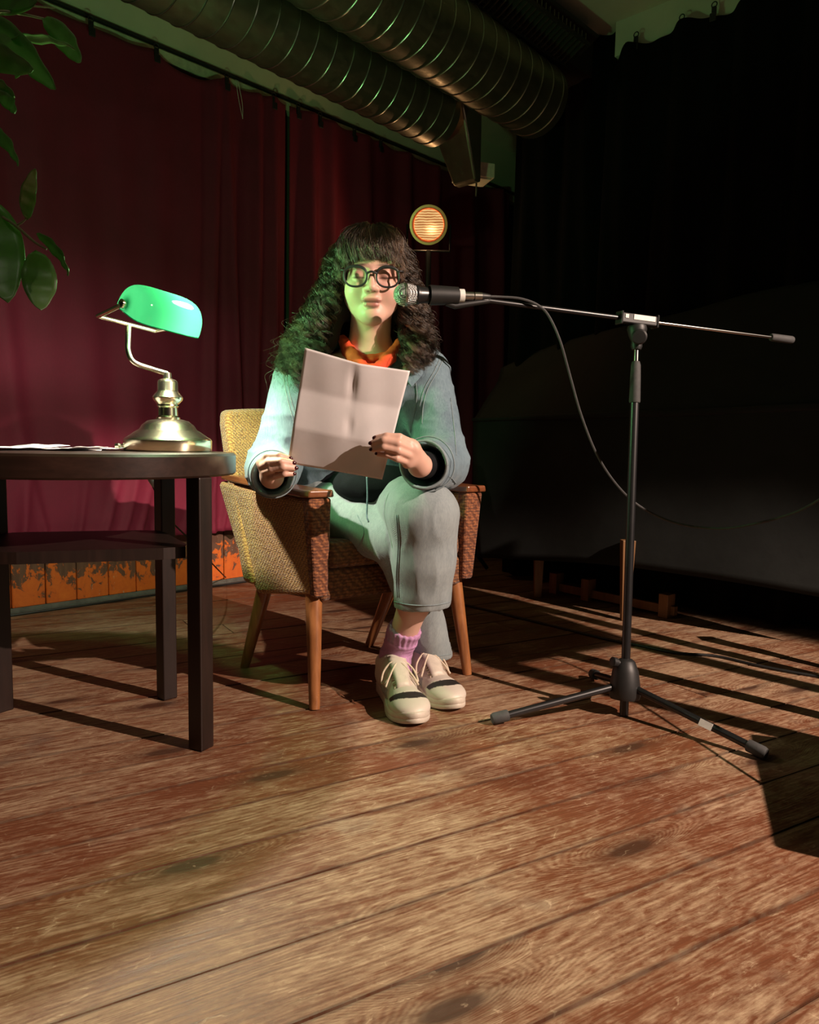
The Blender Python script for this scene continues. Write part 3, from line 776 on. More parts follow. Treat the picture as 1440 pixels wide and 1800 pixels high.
# loose papers on the table
for i, (px_, py_, an, w_, h_, dz) in enumerate([(-0.80, 1.70, 0.3, 0.21, 0.15, 0.0), (-0.76, 1.66, -0.25, 0.15, 0.105, 0.0012), (-0.705, 1.74, 0.9, 0.15, 0.10, 0.0024), (-0.86, 1.62, 1.1, 0.2, 0.14, 0.0036)]):
    bm = bmesh.new(); n = 8
    vv = [[bm.verts.new(((u/n-0.5)*w_, (v/n-0.5)*h_, 0.0008+0.006*max(0, (u/n-0.6))**2*6*(i % 2)+0.002*math.sin(u*1.2+v*0.7+i)**2)) for v in range(n+1)] for u in range(n+1)]
    for u in range(n):
        for v in range(n): bm.faces.new((vv[u][v], vv[u+1][v], vv[u+1][v+1], vv[u][v+1]))
    o = from_bm('loose_sheet', bm, 'paper_white', None, True); s = o.modifiers.new('t', 'SOLIDIFY'); s.thickness = 0.0004
    o.location = (px_, py_, TH+0.0006+dz); o.rotation_euler = (0, 0, an)
    tag(o, ('white sheet of paper lying flat on the middle of the round table', 'small white slip lying over the larger sheet on the round table', 'small white slip nearest the back edge of the round table', 'white sheet lying turned on the table, topmost at the left edge')[i], 'paper', 'loose papers on the round table')

# banker lamp
LB = P(296, 786, 1.755); LB = Vector((LB.x, LB.y, TH))
bl = empty('banker_lamp', LB, 0, "lit brass banker's lamp with a tilted green glass shade on the round table", 'lamp')
lathe_obj('base', [(0, 0), (0.096, 0), (0.098, 0.003), (0.098, 0.026), (0.095, 0.030), (0.088, 0.034), (0.070, 0.047), (0.064, 0.050), (0.058, 0.060), (0.045, 0.070), (0.030, 0.074), (0, 0.075)], 'brass', bl, 48)
lathe_obj('column', [(0, 0.070), (0.026, 0.072), (0.027, 0.078), (0.022, 0.082), (0.0215, 0.100), (0.025, 0.104), (0.024, 0.108), (0.033, 0.118), (0.034, 0.124), (0.025, 0.136), (0.0225, 0.140), (0.0225, 0.158), (0.020, 0.163), (0.010, 0.167), (0.009, 0.180), (0, 0.182)], 'brass', bl, 40)
Tj = P(226, 570, 1.70); AX = Vector((0.61, 0.79, -0.10)).normalized(); AWx = Vector((0.79, -0.61, 0)).normalized()
col_top = LB+Vector((0, 0, 0.178)); bend = P(226, 633, 1.70)
def lp(v): return Vector(v)-LB
neck = catmull([col_top, P(268, 649, 1.727), P(236, 637, 1.703), bend+Vector((0, 0, 0.018)), P(225, 600, 1.70), Tj], 6)
bm = bmesh.new(); tube(bm, [lp(p) for p in neck], 0.0062, 12); autosmooth(from_bm('neck_arm', bm, 'brass', bl), 60)
n0 = Tj-AX*0.070; n1 = Tj+AX*0.070
r0 = P(227, 537, 1.588); r1 = r0+AX*0.150
SCc = (r0+r1)/2; r0 = r0-AX*0.013; r1 = r1+AX*0.013; n0 = n0-AX*0.004
bm = bmesh.new(); tube(bm, [lp(r0), lp(n0), lp(n0+AX*0.004), lp(n1-AX*0.004), lp(n1), lp(r1)], 0.0048, 12); autosmooth(from_bm('bracket', bm, 'brass', bl), 50)
for rpt, sgn in ((r0, -1), (r1, 1)):
    M = Matrix.Translation(lp(rpt)) @ (AX*sgn).to_track_quat('Z', 'Y').to_matrix().to_4x4()
    lathe_obj('rosette', [(0, -0.012), (0.007, -0.012), (0.007, 0), (0.010, 0.002), (0.0095, 0.006), (0.005, 0.009), (0, 0.0095)], 'brass', bl, 20, M)
# shade: half barrel with bulged ends
phi = math.radians(27)
Zs = AX.cross(AWx).normalized(); Zs = Zs if Zs.z > 0 else -Zs
Wp = (AWx*math.cos(phi)-Zs*math.sin(phi)); Np = (Zs*math.cos(phi)+AWx*math.sin(phi))
SCn = SCc - Np*0.016 + Wp*0.004
bm = bmesh.new(); NU, NV = 44, 28; rows = []
for i in range(NU+1):
    u = math.sin((i/NU-0.5)*math.pi)   # -1..1
    s = (1-abs(u)**5.0)**(1/5.0) if abs(u) < 1 else 0
    row = []
    for j in range(NV+1):
        a = math.pi*j/NV; ca, sa = math.cos(a), math.sin(a)
        wv = math.copysign(abs(ca)**0.85, ca)*0.057*s; nv = (sa**0.85 if sa > 0 else 0)*0.066*(s if sa > 0 else 1)
        row.append(bm.verts.new(lp(SCn+AX*(u*0.083)+Wp*wv+Np*nv)))
    rows.append(row)
for i in range(NU):
    for j in range(NV): bm.faces.new((rows[i][j], rows[i+1][j], rows[i+1][j+1], rows[i][j+1]))
bmesh.ops.remove_doubles(bm, verts=bm.verts[:], dist=0.0004)
rim = [r[0].co.copy() for r in rows if r[0].is_valid] + [r[-1].co.copy() for r in rows[::-1] if r[-1].is_valid]
rim = [p for i, p in enumerate(rim) if i == 0 or (p-rim[i-1]).length > 0.0008]
o = from_bm('lamp_shade', bm, 'green_glass', bl, True)
bm = bmesh.new(); tube(bm, rim+[rim[0]], 0.0011, 6, False); from_bm('shade_rim', bm, 'green_glass', o, True)
lathe_obj('bulb', [(0, -0.004), (0.004, -0.003), (0.008, 0.004), (0.0085, 0.05), (0.006, 0.056), (0, 0.058)], 'white_plastic', bl, 16, along(lp(r0+AX*0.012), lp(r1)))
lathe_obj('switch_knob', [(0, 0), (0.004, 0), (0.004, 0.012), (0.007, 0.016), (0.006, 0.024), (0, 0.025)], 'brass', bl, 16, along((-0.094, -0.01, 0.012), (-0.13, -0.014, 0.010)))
# lamp cable: over the table edge, inline switch, down to the floor and along the wall
lead = catmull([LB+Vector((-0.02, 0.099, 0.006)), LB+Vector((-0.05, 0.15, 0.004)), Vector((-0.640, 1.958, TH+0.004)), Vector((-0.640, 1.972, TH-0.02)), P(262, 832, 1.985), P(272, 862, 1.985), P(292, 905, 2.0), P(330, 945, 2.08), P(352, 968, 2.2), P(385, 1003, 2.6), G(400, 1018)+Vector((0, 0, 0.006)), G(425, 1020)+Vector((0, 0, 0.004)), G(520, 1035)+Vector((0, 0, 0.004))], 6)
cr = empty('lamp_cable', lead[0], 0, 'thin black lamp cable with a white switch hanging behind the round table', 'cable')
bm = bmesh.new(); tube(bm, [p-lead[0] for p in lead], 0.0022, 6); autosmooth(from_bm('cord', bm, 'black_plastic', cr))
sa, sb = P(257, 826, 1.985), P(274, 858, 1.985)
bm = bmesh.new(); M = along(sa-lead[0], sb-lead[0]); lathe(bm, [(0, 0), (0.0045, 0.001), (0.008, 0.008), (0.0085, 0.03), (0.007, 0.045), (0.0045, 0.052), (0, 0.053)], 12, M); autosmooth(from_bm('switch', bm, 'white_plastic', cr))
# grey cable lying along the foot of the left wall
wc = [wl(t, 0.028+0.004*math.sin(t*5), 0.005) for t in np.linspace(-0.8, 2.2, 60)]
tag(tube_obj('wall_cable', wc, 0.0045, 'black_plastic', seg=7), 'dark cable lying along the foot of the peeling orange wall boards', 'cable')

# ================================================================ ARMCHAIR
FLp, RLp, FRp, RRp = G(553, 1247), G(430, 1173), G(822, 1186), G(648, 1136)
Mc = Vector((-0.033, 1.955, 0)); CU = Vector((0.80, 0.60, 0)); CV = Vector((-0.60, 0.80, 0))
cha = math.atan2(CU.y, CU.x)
chair = empty('armchair', Mc, cha, 'mustard and rust woven cocktail armchair with tapered wooden legs', 'armchair')
def cw(p):                       # world -> chair local
    q = Vector(p)-Mc; return Vector((q.dot(CU), q.dot(CV), q.z))
legd = [(FLp, (-0.225, 0.035, 0.29)), (RLp, (-0.225, 0.30, 0.25)), (FRp, (0.225, 0.035, 0.29)), (RRp, (0.225, 0.30, 0.25))]
for ft, top in legd:
    f = cw(ft); tp = Vector(top)
    lathe_obj('leg', [(0, 0.0), (0.0125, 0.0), (0.0135, 0.01), (0.0215, (tp-f).length-0.02), (0.0215, (tp-f).length), (0, (tp-f).length)], 'leg_wood', chair, 20, along(f, tp))
# side panels
def side(sg):
    poly = [(-0.005, 0.276), (0.30, 0.225), (0.42, 0.34), (0.52, 0.515), (0.50, 0.524), (0.0, 0.508)]
    bm = bmesh.new()
    a0, a1 = (sg*0.272, sg*0.226)
    prism(bm, poly, lambda v, z: Vector((a0-sg*0.02*(0.52-z)/0.3, v, z)), lambda v, z: Vector((a1-sg*0.006*(0.52-z)/0.3, v, z)))
    bmesh.ops.recalc_face_normals(bm, faces=bm.faces[:])
    bev(from_bm('side_panel', bm, 'chair_cloth', chair), 0.012, 3)
    # woven front face of the arm
    bm = bmesh.new()
    hexa(bm, [(sg*0.253, -0.020, 0.27), (sg*0.215, -0.020, 0.27), (sg*0.215, 0.01, 0.27), (sg*0.253, 0.01, 0.27),
              (sg*0.275, -0.028, 0.512), (sg*0.212, -0.028, 0.512), (sg*0.212, 0.01, 0.512), (sg*0.275, 0.01, 0.512)])
    bev(from_bm('arm_front', bm, 'chair_front_cloth', chair), 0.008, 3)
    # wooden arm rest
    pts = [(-0.035, 0.513), (0.0, 0.512), (0.15, 0.516), (0.35, 0.524), (0.50, 0.530)]
    bm = bmesh.new(); rows = []
    for i, (v, z) in enumerate(pts):
        wv = (0.036, 0.040, 0.038, 0.034, 0.026)[i]; cx = sg*0.245
        rows.append([bm.verts.new((cx-wv, v, z)), bm.verts.new((cx+wv, v, z)), bm.verts.new((cx+wv*0.9, v, z+0.018)), bm.verts.new((cx-wv*0.9, v, z+0.018))])
    for a, b in zip(rows[:-1], rows[1:]):
        for k in range(4): bm.faces.new((a[k], a[(k+1) % 4], b[(k+1) % 4], b[k]))
    bm.faces.new(rows[0][::-1]); bm.faces.new(rows[-1])
    bev(from_bm('arm_rest', bm, 'arm_wood', chair), 0.005, 3)
side(-1); side(1)
# back rest: curved board, padded
bm = bmesh.new(); NX, NZ = 18, 12
def bk(u, z, s):
    cz = (z-0.25)/0.49; v = 0.335+0.20*cz - 0.035*cz*cz + (0.0 if s else 0.065) - 0.045*abs(u/0.27)**2.5*(1-0.3*cz)
    return Vector((u*(1.0 if cz < 0.9 else 1.0-0.03*(cz-0.9)*10), v, z - 0.012*abs(u/0.27)**3*(1 if cz > 0.9 else 0)))
grid = {}
for s in (0, 1):
    for i in range(NX+1):
        for j in range(NZ+1):
            grid[s, i, j] = bm.verts.new(bk(-0.27+0.54*i/NX, 0.25+0.49*j/NZ, s))
for i in range(NX):
    for j in range(NZ):
        bm.faces.new([grid[0, i, j], grid[0, i+1, j], grid[0, i+1, j+1], grid[0, i, j+1]])
        bm.faces.new([grid[1, i, j], grid[1, i, j+1], grid[1, i+1, j+1], grid[1, i+1, j]])
for i in range(NX):
    for j in (0, NZ): bm.faces.new([grid[0, i, j], grid[0, i+1, j], grid[1, i+1, j], grid[1, i, j]])
for j in range(NZ):
    for i in (0, NX): bm.faces.new([grid[0, i, j], grid[0, i, j+1], grid[1, i, j+1], grid[1, i, j]])
o = bev(from_bm('backrest', bm, 'chair_cloth', chair), 0.016, 3); 
# seat frame and cushion
bm = bmesh.new(); hexa(bm, [(-0.225, -0.005, 0.255), (0.225, -0.005, 0.255), (0.225, 0.36, 0.225), (-0.225, 0.36, 0.225), (-0.225, -0.005, 0.335), (0.225, -0.005, 0.335), (0.225, 0.40, 0.31), (-0.225, 0.40, 0.31)])
bev(from_bm('seat_frame', bm, 'chair_seat_cloth', chair), 0.012, 3)
bm = bmesh.new(); hexa(bm, [(-0.212, -0.018, 0.335), (0.212, -0.018, 0.335), (0.212, 0.42, 0.31), (-0.212, 0.42, 0.31), (-0.212, -0.012, 0.405), (0.212, -0.012, 0.405), (0.212, 0.45, 0.375), (-0.212, 0.45, 0.375)])
bev(from_bm('seat_cushion', bm, 'chair_seat_cloth', chair), 0.022, 4)
# ================================================================ MICROPHONE AND STAND
PB = G(1098, 1258)
st = empty('microphone_stand', PB, 0, 'black boom microphone stand on a folding tripod base on the boards', 'mic stand')
def L(p): return Vector(p)-PB
ptop = P(1119, 612, 1.845); hub_t = P(1101, 1160, 1.835); hub_b = P(1097, 1225, 1.83)
foot = P(1097, 1257, 1.825)
Mp = along(L(foot), L(ptop)); Lt = (ptop-foot).length
def at(y):                       # length up the pole at photo row y
    return (1257-y)/(1257-612)*Lt
lathe_obj('pole', [(0, 0), (0.0105, 0), (0.0105, at(640)), (0, at(640))], 'black_metal', st, 20, Mp)
lathe_obj('inner_pole', [(0.0, at(645)), (0.0065, at(645)), (0.0065, at(610)), (0, at(610))], 'chrome', st, 16, Mp)
lathe_obj('grip', [(0, at(709)), (0.0125, at(709)), (0.0135, at(706)), (0.0125, at(665)), (0.0115, at(642)), (0.009, at(636)), (0, at(636))], 'grey_rubber', st, 20, Mp)
lathe_obj('hub', [(0.010, at(1228)), (0.034, at(1228)), (0.037, at(1222)), (0.036, at(1205)), (0.031, at(1180)), (0.022, at(1163)), (0.015, at(1159)), (0.010, at(1158))], 'black_plastic', st, 24, Mp)
kn = P(1101, 1168, 1.83)
lathe_obj('clamp_knob', [(0, 0), (0.006, 0), (0.006, 0.012), (0.011, 0.013), (0.012, 0.026), (0.009, 0.028), (0, 0.028)], 'black_plastic', st, 16, along(L(P(1092, 1166, 1.82)), L(P(1060, 1160, 1.80))))
fl_, fr_ = G(866, 1274), G(1345, 1336)
mid = Vector((PB.x, PB.y, 0))
third = mid*2.0 - (Vector((fl_.x, fl_.y, 0))+Vector((fr_.x, fr_.y, 0)))*0.5
third = mid + ((mid-(fl_+fr_)*0.5).normalized())*0.30
third = Vector((third.x-0.10, third.y, 0))
for k, ft in enumerate((fl_, fr_, third)):
    ft = Vector((ft.x, ft.y, 0.014)); top = P(1099, 1205, 1.83); dr = (ft-top).normalized(); a = top + Vector((dr.x, dr.y, 0)).normalized()*0.026
    bm = bmesh.new(); tube(bm, [L(a), L(ft-dr*0.03)], 0.0088, 14); lg = autosmooth(from_bm('leg', bm, 'black_metal', st))
    M = along(L(ft-dr*0.038), L(ft)); lathe_obj('foot_cap', [(0, 0), (0.0125, 0), (0.0135, 0.003), (0.0135, 0.034), (0.011, 0.040), (0, 0.041)], 'grey_rubber', lg, 18, M)
    if k == 1:
        c = top.lerp(ft, 0.62); zx = dr.to_track_quat('X', 'Z').to_matrix().to_4x4()
        bm = bmesh.new(); box(bm, (0, 0, 0), (0.030, 0.016, 0.0012)); o = from_bm('sticker', bm, 'white_label', lg); o['label'] = 'small white sticker'
        nrm = (EYE-c).normalized(); nrm = (nrm-dr*nrm.dot(dr)).normalized(); y = nrm.cross(dr)
        o.matrix_local = Matrix(((dr.x, y.x, nrm.x, L(c).x+nrm.x*0.0092), (dr.y, y.y, nrm.y, L(c).y+nrm.y*0.0092), (dr.z, y.z, nrm.z, L(c).z+nrm.z*0.0092), (0, 0, 0, 1)))
# boom
bL = P(846, 527, 1.725); bR = P(1380, 596, 1.975); jt = P(1125, 566, 1.835)
jt = bL + (bR-bL)*((jt-bL).dot(bR-bL)/(bR-bL).length_squared)
tb = bmesh.new(); tube(tb, [L(bL), L(jt)], 0.0058, 14); o = autosmooth(from_bm('boom', tb, 'black_metal', st))
tb = bmesh.new(); tube(tb, [L(jt), L(bR)], 0.0042, 14); o = autosmooth(from_bm('boom_rod', tb, 'chrome', st)); o['label'] = 'bright steel rear end of the boom'
dv = (bR-bL).normalized()
lathe_obj('boom_grip', [(0, 0), (0.0085, 0), (0.010, 0.004), (0.010, 0.066), (0.0085, 0.070), (0, 0.070)], 'grey_rubber', st, 18, along(L(bR-dv*0.045), L(bR)))
zq = dv.to_track_quat('X', 'Z').to_matrix().to_4x4(); zq.translation = L(jt)
bm = bmesh.new(); box(bm, (0, 0, 0), (0.105, 0.024, 0.024)); box(bm, (-0.050, 0, 0), (0.006, 0.030, 0.032)); box(bm, (0.050, 0, 0), (0.006, 0.030, 0.032)); bmesh.ops.transform(bm, matrix=zq, verts=bm.verts[:])
bev(from_bm('boom_clamp', bm, 'black_plastic', st), 0.003)
bm = bmesh.new(); box(bm, (0.012, -0.0128, 0.004), (0.060, 0.0012, 0.012)); box(bm, (-0.037, -0.0128, 0.004), (0.009, 0.0012, 0.009)); bmesh.ops.transform(bm, matrix=zq, verts=bm.verts[:])
o = from_bm('sticker', bm, 'white_label', st); o['label'] = 'white sticker on the clamp'
# swivel head with diagonal grooves
bm = bmesh.new(); tp = L(jt)-Vector((0, 0, 0.010)); bt = L(P(1119, 612, 1.845))
M = along(bt, tp); lathe(bm, [(0, -0.004), (0.011, -0.004), (0.014, 0.004), (0.013, 0.016), (0.020, 0.030), (0.024, 0.046), (0.022, 0.054), (0, 0.056)], 24, M); autosmooth(from_bm('swivel', bm, 'black_plastic', st))
kn2 = L(P(1124, 592, 1.82)); dk = (EYE-P(1124, 592, 1.82)).normalized()
lathe_obj('swivel_knob', [(0, -0.004), (0.017, -0.004), (0.0185, 0.0), (0.0185, 0.012), (0.015, 0.016), (0, 0.017)], 'black_plastic', st, 24, along(kn2, kn2+dk))
# microphone
mh = P(712, 518, 1.685); mr = P(850, 521, 1.722); md = (mr-mh).normalized()
mic = empty('microphone', mh, 0, 'handheld vocal microphone with silver mesh head held in front of her mouth', 'microphone')
qm = md.to_track_quat('X', 'Z')
def mx(prof): return along((0, 0, 0), md), prof
lathe_obj('mesh_head', [(0, -0.0255), (0.009, -0.0245), (0.017, -0.0195), (0.0225, -0.012), (0.0252, -0.003), (0.0256, 0.003), (0.0240, 0.010), (0.0215, 0.018), (0.0195, 0.026), (0, 0.026)], 'mic_mesh', mic, 40, along((0, 0, 0), md), 60)
lathe_obj('band', [(0.0255, -0.003), (0.0265, -0.0028), (0.0265, 0.0028), (0.0255, 0.003)], 'brushed_steel', mic, 40, along((0, 0, 0), md))
lathe_obj('handle', [(0, 0.024), (0.0205, 0.024), (0.0215, 0.027), (0.0205, 0.031), (0.0185, 0.034), (0.0150, 0.080), (0.0122, 0.128), (0.0122, 0.130), (0, 0.130)], 'black_metal', mic, 36, along((0, 0, 0), md))
lathe_obj('end_ring', [(0.0, 0.124), (0.0152, 0.124), (0.0152, 0.136), (0.0, 0.136)], 'white_label', mic, 28, along((0, 0, 0), md))
# clip of the stand gripping the handle
bm = bmesh.new(); Mx = along(mh, mr); lathe(bm, [(0.0205, 0.055), (0.0225, 0.056), (0.0195, 0.122), (0.0165, 0.122), (0.0205, 0.055)], 28, Matrix.Translation(-PB) @ Mx); 
autosmooth(from_bm('mic_clip', bm, 'black_plastic', st))
bm = bmesh.new(); a1 = mh+md*0.095-Vector((0, 0, 0.017)); tube(bm, [L(a1), L(a1+md*0.02-Vector((0, 0, 0.006))), L(bL+dv*0.02)], [0.006, 0.007, 0.0062], 12); autosmooth(from_bm('clip_stem', bm, 'black_plastic', st))
# cable with its plug
e0 = mh+md*0.136
cab = empty('microphone_cable', e0, 0, 'black microphone cable looping from the microphone past the stand to the right', 'cable')
lathe_obj('plug', [(0, 0), (0.0095, 0), (0.0095, 0.022), (0.0075, 0.022), (0.0075, 0.024), (0.0095, 0.025), (0.009, 0.042), (0, 0.042)], 'brushed_steel', cab, 24, along((0, 0, 0), md))
lathe_obj('strain_relief', [(0, 0.026), (0.0092, 0.026), (0.0085, 0.042), (0.0050, 0.062), (0.0035, 0.064), (0, 0.064)], 'black_plastic', cab, 20, along((0, 0, 0), md))
cp = catmull([e0+md*0.05, P(880, 522, 1.735), P(915, 525, 1.74), P(945, 536, 1.75), P(965, 556, 1.765), P(985, 600, 1.78), P(1002, 660, 1.82), P(1022, 730, 1.86), P(1050, 800, 1.90), P(1085, 853, 1.94), P(1125, 890, 1.98), P(1180, 917, 2.0), P(1240, 928, 2.0), P(1300, 926, 1.95), P(1400, 900, 1.85), P(1520, 840, 1.7), P(1600, 900, 1.6), G(1560, 1500)+Vector((0, 0, 0.01)), G(1700, 1450)+Vector((0, 0, 0.005))], 8)
bm = bmesh.new(); tube(bm, [p-e0 for p in cp], 0.0031, 8); autosmooth(from_bm('cord', bm, 'grey_rubber', cab))
# cable on the floor behind
fc = catmull([G(700, 1040)+Vector((0, 0, 0.004)), G(820, 1066)+Vector((0, 0, 0.004)), G(930, 1092)+Vector((0, 0, 0.004)), G(1060, 1124)+Vector((0, 0, 0.004)), G(1120, 1136)+Vector((0, 0, 0.004)), G(1190, 1150)+Vector((0, 0, 0.004)), G(1260, 1156)+Vector((0, 0, 0.004)), G(1340, 1174)+Vector((0, 0, 0.004)), G(1440, 1192)+Vector((0, 0, 0.004)), G(1600, 1215)+Vector((0, 0, 0.004))], 8)
tag(tube_obj('floor_cable', fc, 0.0048, 'black_plastic', seg=8), 'black cable snaking over the boards behind the chair and the microphone stand', 'cable')

# ================================================================ STAGE SPOTLIGHT AT THE BACK
sp = P(754, 395, 3.55)
spr = empty('stage_spotlight', Vector((sp.x, sp.y, 0)), 0, 'glowing round spotlight with a ribbed orange lens on a black stand behind her', 'spotlight')
face = (P(660, 470, 1.2)-sp).normalized()
qd = face.to_track_quat('Y', 'Z').to_matrix().to_4x4()
def spobj(name, prof, m, sharp=35):
    bm = bmesh.new(); lathe(bm, prof, 40, Matrix.Rotation(-math.pi/2, 4, 'X')); o = autosmooth(from_bm(name, bm, m, spr), sharp)
    o.matrix_local = Matrix.Translation((0, 0, sp.z)) @ qd; return o
spobj('housing', [(0.0, -0.16), (0.045, -0.15), (0.070, -0.10), (0.080, -0.04), (0.083, 0.0), (0.083, 0.035), (0.087, 0.037), (0.087, 0.041), (0.077, 0.041), (0.076, 0.0), (0.07, -0.01)], 'black_metal')
spobj('front_rim', [(0.0772, 0.0405), (0.0772, 0.046), (0.088, 0.046), (0.0885, 0.030), (0.084, 0.030), (0.0772, 0.0405)], 'copper')
spobj('reflector_ring', [(0.0755, 0.038), (0.076, 0.012), (0.071, 0.004), (0.069, 0.006)], 'copper') if 'copper' in MATS else spobj('reflector_ring', [(0.0760, 0.038), (0.0762, 0.012), (0.072, 0.004), (0.069, 0.006)], 'brushed_steel')
spobj('lens', [(0.0, 0.020), (0.03, 0.018), (0.055, 0.012), (0.0715, 0.004), (0.0715, 0.0), (0, 0.0)], 'spot_lens', 60)
lamp('stage_spotlight_light', 'POINT', sp+face*0.075, 1.6, (1.0, 0.55, 0.25), 0.02)
bm = bmesh.new(); tube(bm, [(-0.10, 0, sp.z), (-0.10, 0, sp.z-0.12), (0.10, 0, sp.z-0.12), (0.10, 0, sp.z)], 0.006, 8); from_bm('yoke', bm, 'black_metal', spr)
bm = bmesh.new(); tube(bm, [(0, 0, 0.12), (0, 0, sp.z-0.12)], 0.014, 12); from_bm('pole', bm, 'black_metal', spr)
for k in range(3):
    a = k*2.094+0.4; bm = bmesh.new(); tube(bm, [(0.01*math.cos(a), 0.01*math.sin(a), 0.45), (0.36*math.cos(a), 0.36*math.sin(a), 0.012)], 0.010, 10); from_bm('leg', bm, 'black_metal', spr)

# ================================================================ COVERED PIANO, BENCH
pc = empty('covered_piano', G(1000, 1040), 0, 'large instrument under a black cloth cover standing on wooden legs at right', 'piano')
pc.location = (0, 0, 0)
def cloth_grid(rows, name, m, parent, disp=0.0):
    'rows of world points, smoothed into a draped sheet'
    bm = bmesh.new(); R = [catmull(r, 10) for r in rows]; cols = list(zip(*R)); Cg = [catmull(list(c), 10) for c in cols]
    vv = [[bm.verts.new(p) for p in c] for c in Cg]
    for a, b in zip(vv[:-1], vv[1:]):
        for k in range(len(a)-1): bm.faces.new((a[k], b[k], b[k+1], a[k+1]))
    o = from_bm(name, bm, m, parent, True); s = o.modifiers.new('t', 'SOLIDIFY'); s.thickness = 0.004; return o
cloth_grid([[P(838, 980, 3.28), P(940, 985, 3.10), P(1060, 992, 2.88), P(1200, 1010, 2.68), P(1330, 1030, 2.52), P(1500, 1060, 2.36)],
            [P(832, 860, 3.28), P(940, 862, 3.12), P(1060, 864, 2.88), P(1200, 870, 2.69), P(1330, 880, 2.53), P(1500, 890, 2.37)],
            [P(832, 745, 3.30), P(940, 738, 3.14), P(1060, 733, 2.90), P(1200, 728, 2.70), P(1330, 722, 2.54), P(1500, 715, 2.38)],
            [P(834, 736, 3.31), P(940, 731, 3.15), P(1060, 727, 2.91), P(1200, 722, 2.71), P(1330, 715, 2.55), P(1500, 706, 2.39)],
            [P(872, 676, 3.52), P(960, 640, 3.36), P(1070, 612, 3.03), P(1200, 585, 2.82), P(1330, 552, 2.64), P(1500, 525, 2.48)],
            [P(885, 668, 3.62), P(975, 632, 3.50), P(1085, 604, 3.08), P(1205, 577, 2.88), P(1335, 545, 2.69), P(1505, 518, 2.53)],
            [P(890, 960, 3.72), P(985, 940, 3.60), P(1090, 940, 3.10), P(1205, 930, 2.90), P(1335, 930, 2.71), P(1505, 930, 2.55)]], 'cloth_cover', 'cover_cloth', pc)
for (x, y) in ((945, 1050), (1098, 1090), (1460, 1175)):
    g = G(x, y); bm = bmesh.new(); hexa(bm, [(g.x-0.014, g.y-0.014, 0), (g.x+0.014, g.y-0.014, 0), (g.x+0.014, g.y+0.014, 0), (g.x-0.014, g.y+0.014, 0), (g.x-0.024, g.y-0.02, 0.30), (g.x+0.024, g.y-0.02, 0.30), (g.x+0.024, g.y+0.024, 0.30), (g.x-0.024, g.y+0.024, 0.30)])
    bev(from_bm('leg', bm, 'bench_wood', pc), 0.002)
ga, gb = G(965, 1040), G(1185, 1088); hp = empty('low_bench', Vector((ga.x, ga.y, 0)), 0, 'low wooden bench frame on the floor under the black covered piano', 'bench')
o0 = Vector((ga.x, ga.y, 0)); dd = (gb-ga); dd.z = 0; nn = Vector((-dd.y, dd.x, 0)).normalized()
bm = bmesh.new(); q = lambda u, n, z: dd*u+nn*n+Vector((0, 0, z))
hexa(bm, [q(0, 0, 0.012), q(1, 0, 0.012), q(1, 0.02, 0.012), q(0, 0.02, 0.012), q(0, 0, 0.045), q(1, 0, 0.045), q(1, 0.02, 0.045), q(0, 0.02, 0.045)]); from_bm('rail', bm, 'bench_wood', hp)
for u in (0.06, 0.34, 0.94):
    bm = bmesh.new(); du = 0.02/dd.length
    hexa(bm, [q(u-du, -0.02, 0), q(u+du, -0.02, 0), q(u+du, 0.03, 0), q(u-du, 0.03, 0), q(u-du, -0.02, 0.09), q(u+du, -0.02, 0.09), q(u+du, 0.03, 0.09), q(u-du, 0.03, 0.09)]); bev(from_bm('foot', bm, 'bench_wood', hp), 0.002)

# ================================================================ PLANT
pl = empty('potted_plant', (-1.00, 1.02, 0), 0, 'leafy potted plant reaching into the picture at upper left', 'plant')
PL0 = Vector((-1.00, 1.02, 0))
lathe_obj('pot', [(0, 0), (0.10, 0), (0.14, 0.24), (0.148, 0.24), (0.148, 0.265), (0.132, 0.265), (0.128, 0.22), (0, 0.22)], 'terracotta', pl, 32)
lathe_obj('soil', [(0, 0.222), (0.127, 0.222), (0.127, 0.235), (0, 0.24)], 'soil', pl, 24)
def lpz(p): return Vector(p)-PL0
trunk = catmull([PL0+Vector((0, 0, 0.22)), PL0+Vector((0.02, 0.01, 0.6)), PL0+Vector((0.05, 0.03, 1.0)), PL0+Vector((0.10, 0.06, 1.25)), PL0+Vector((0.13, 0.06, 1.5))], 8)
bm = bmesh.new(); tube(bm, [lpz(p) for p in trunk], list(np.linspace(0.013, 0.006, len(trunk))), 10); autosmooth(from_bm('trunk', bm, 'stem_bark', pl))
def twig(pts, r=0.003):
    pts = catmull(pts, 7); bm = bmesh.new(); tube(bm, [lpz(p) for p in pts], list(np.linspace(r, r*0.5, len(pts))), 8); autosmooth(from_bm('twig', bm, 'stem_bark', pl))
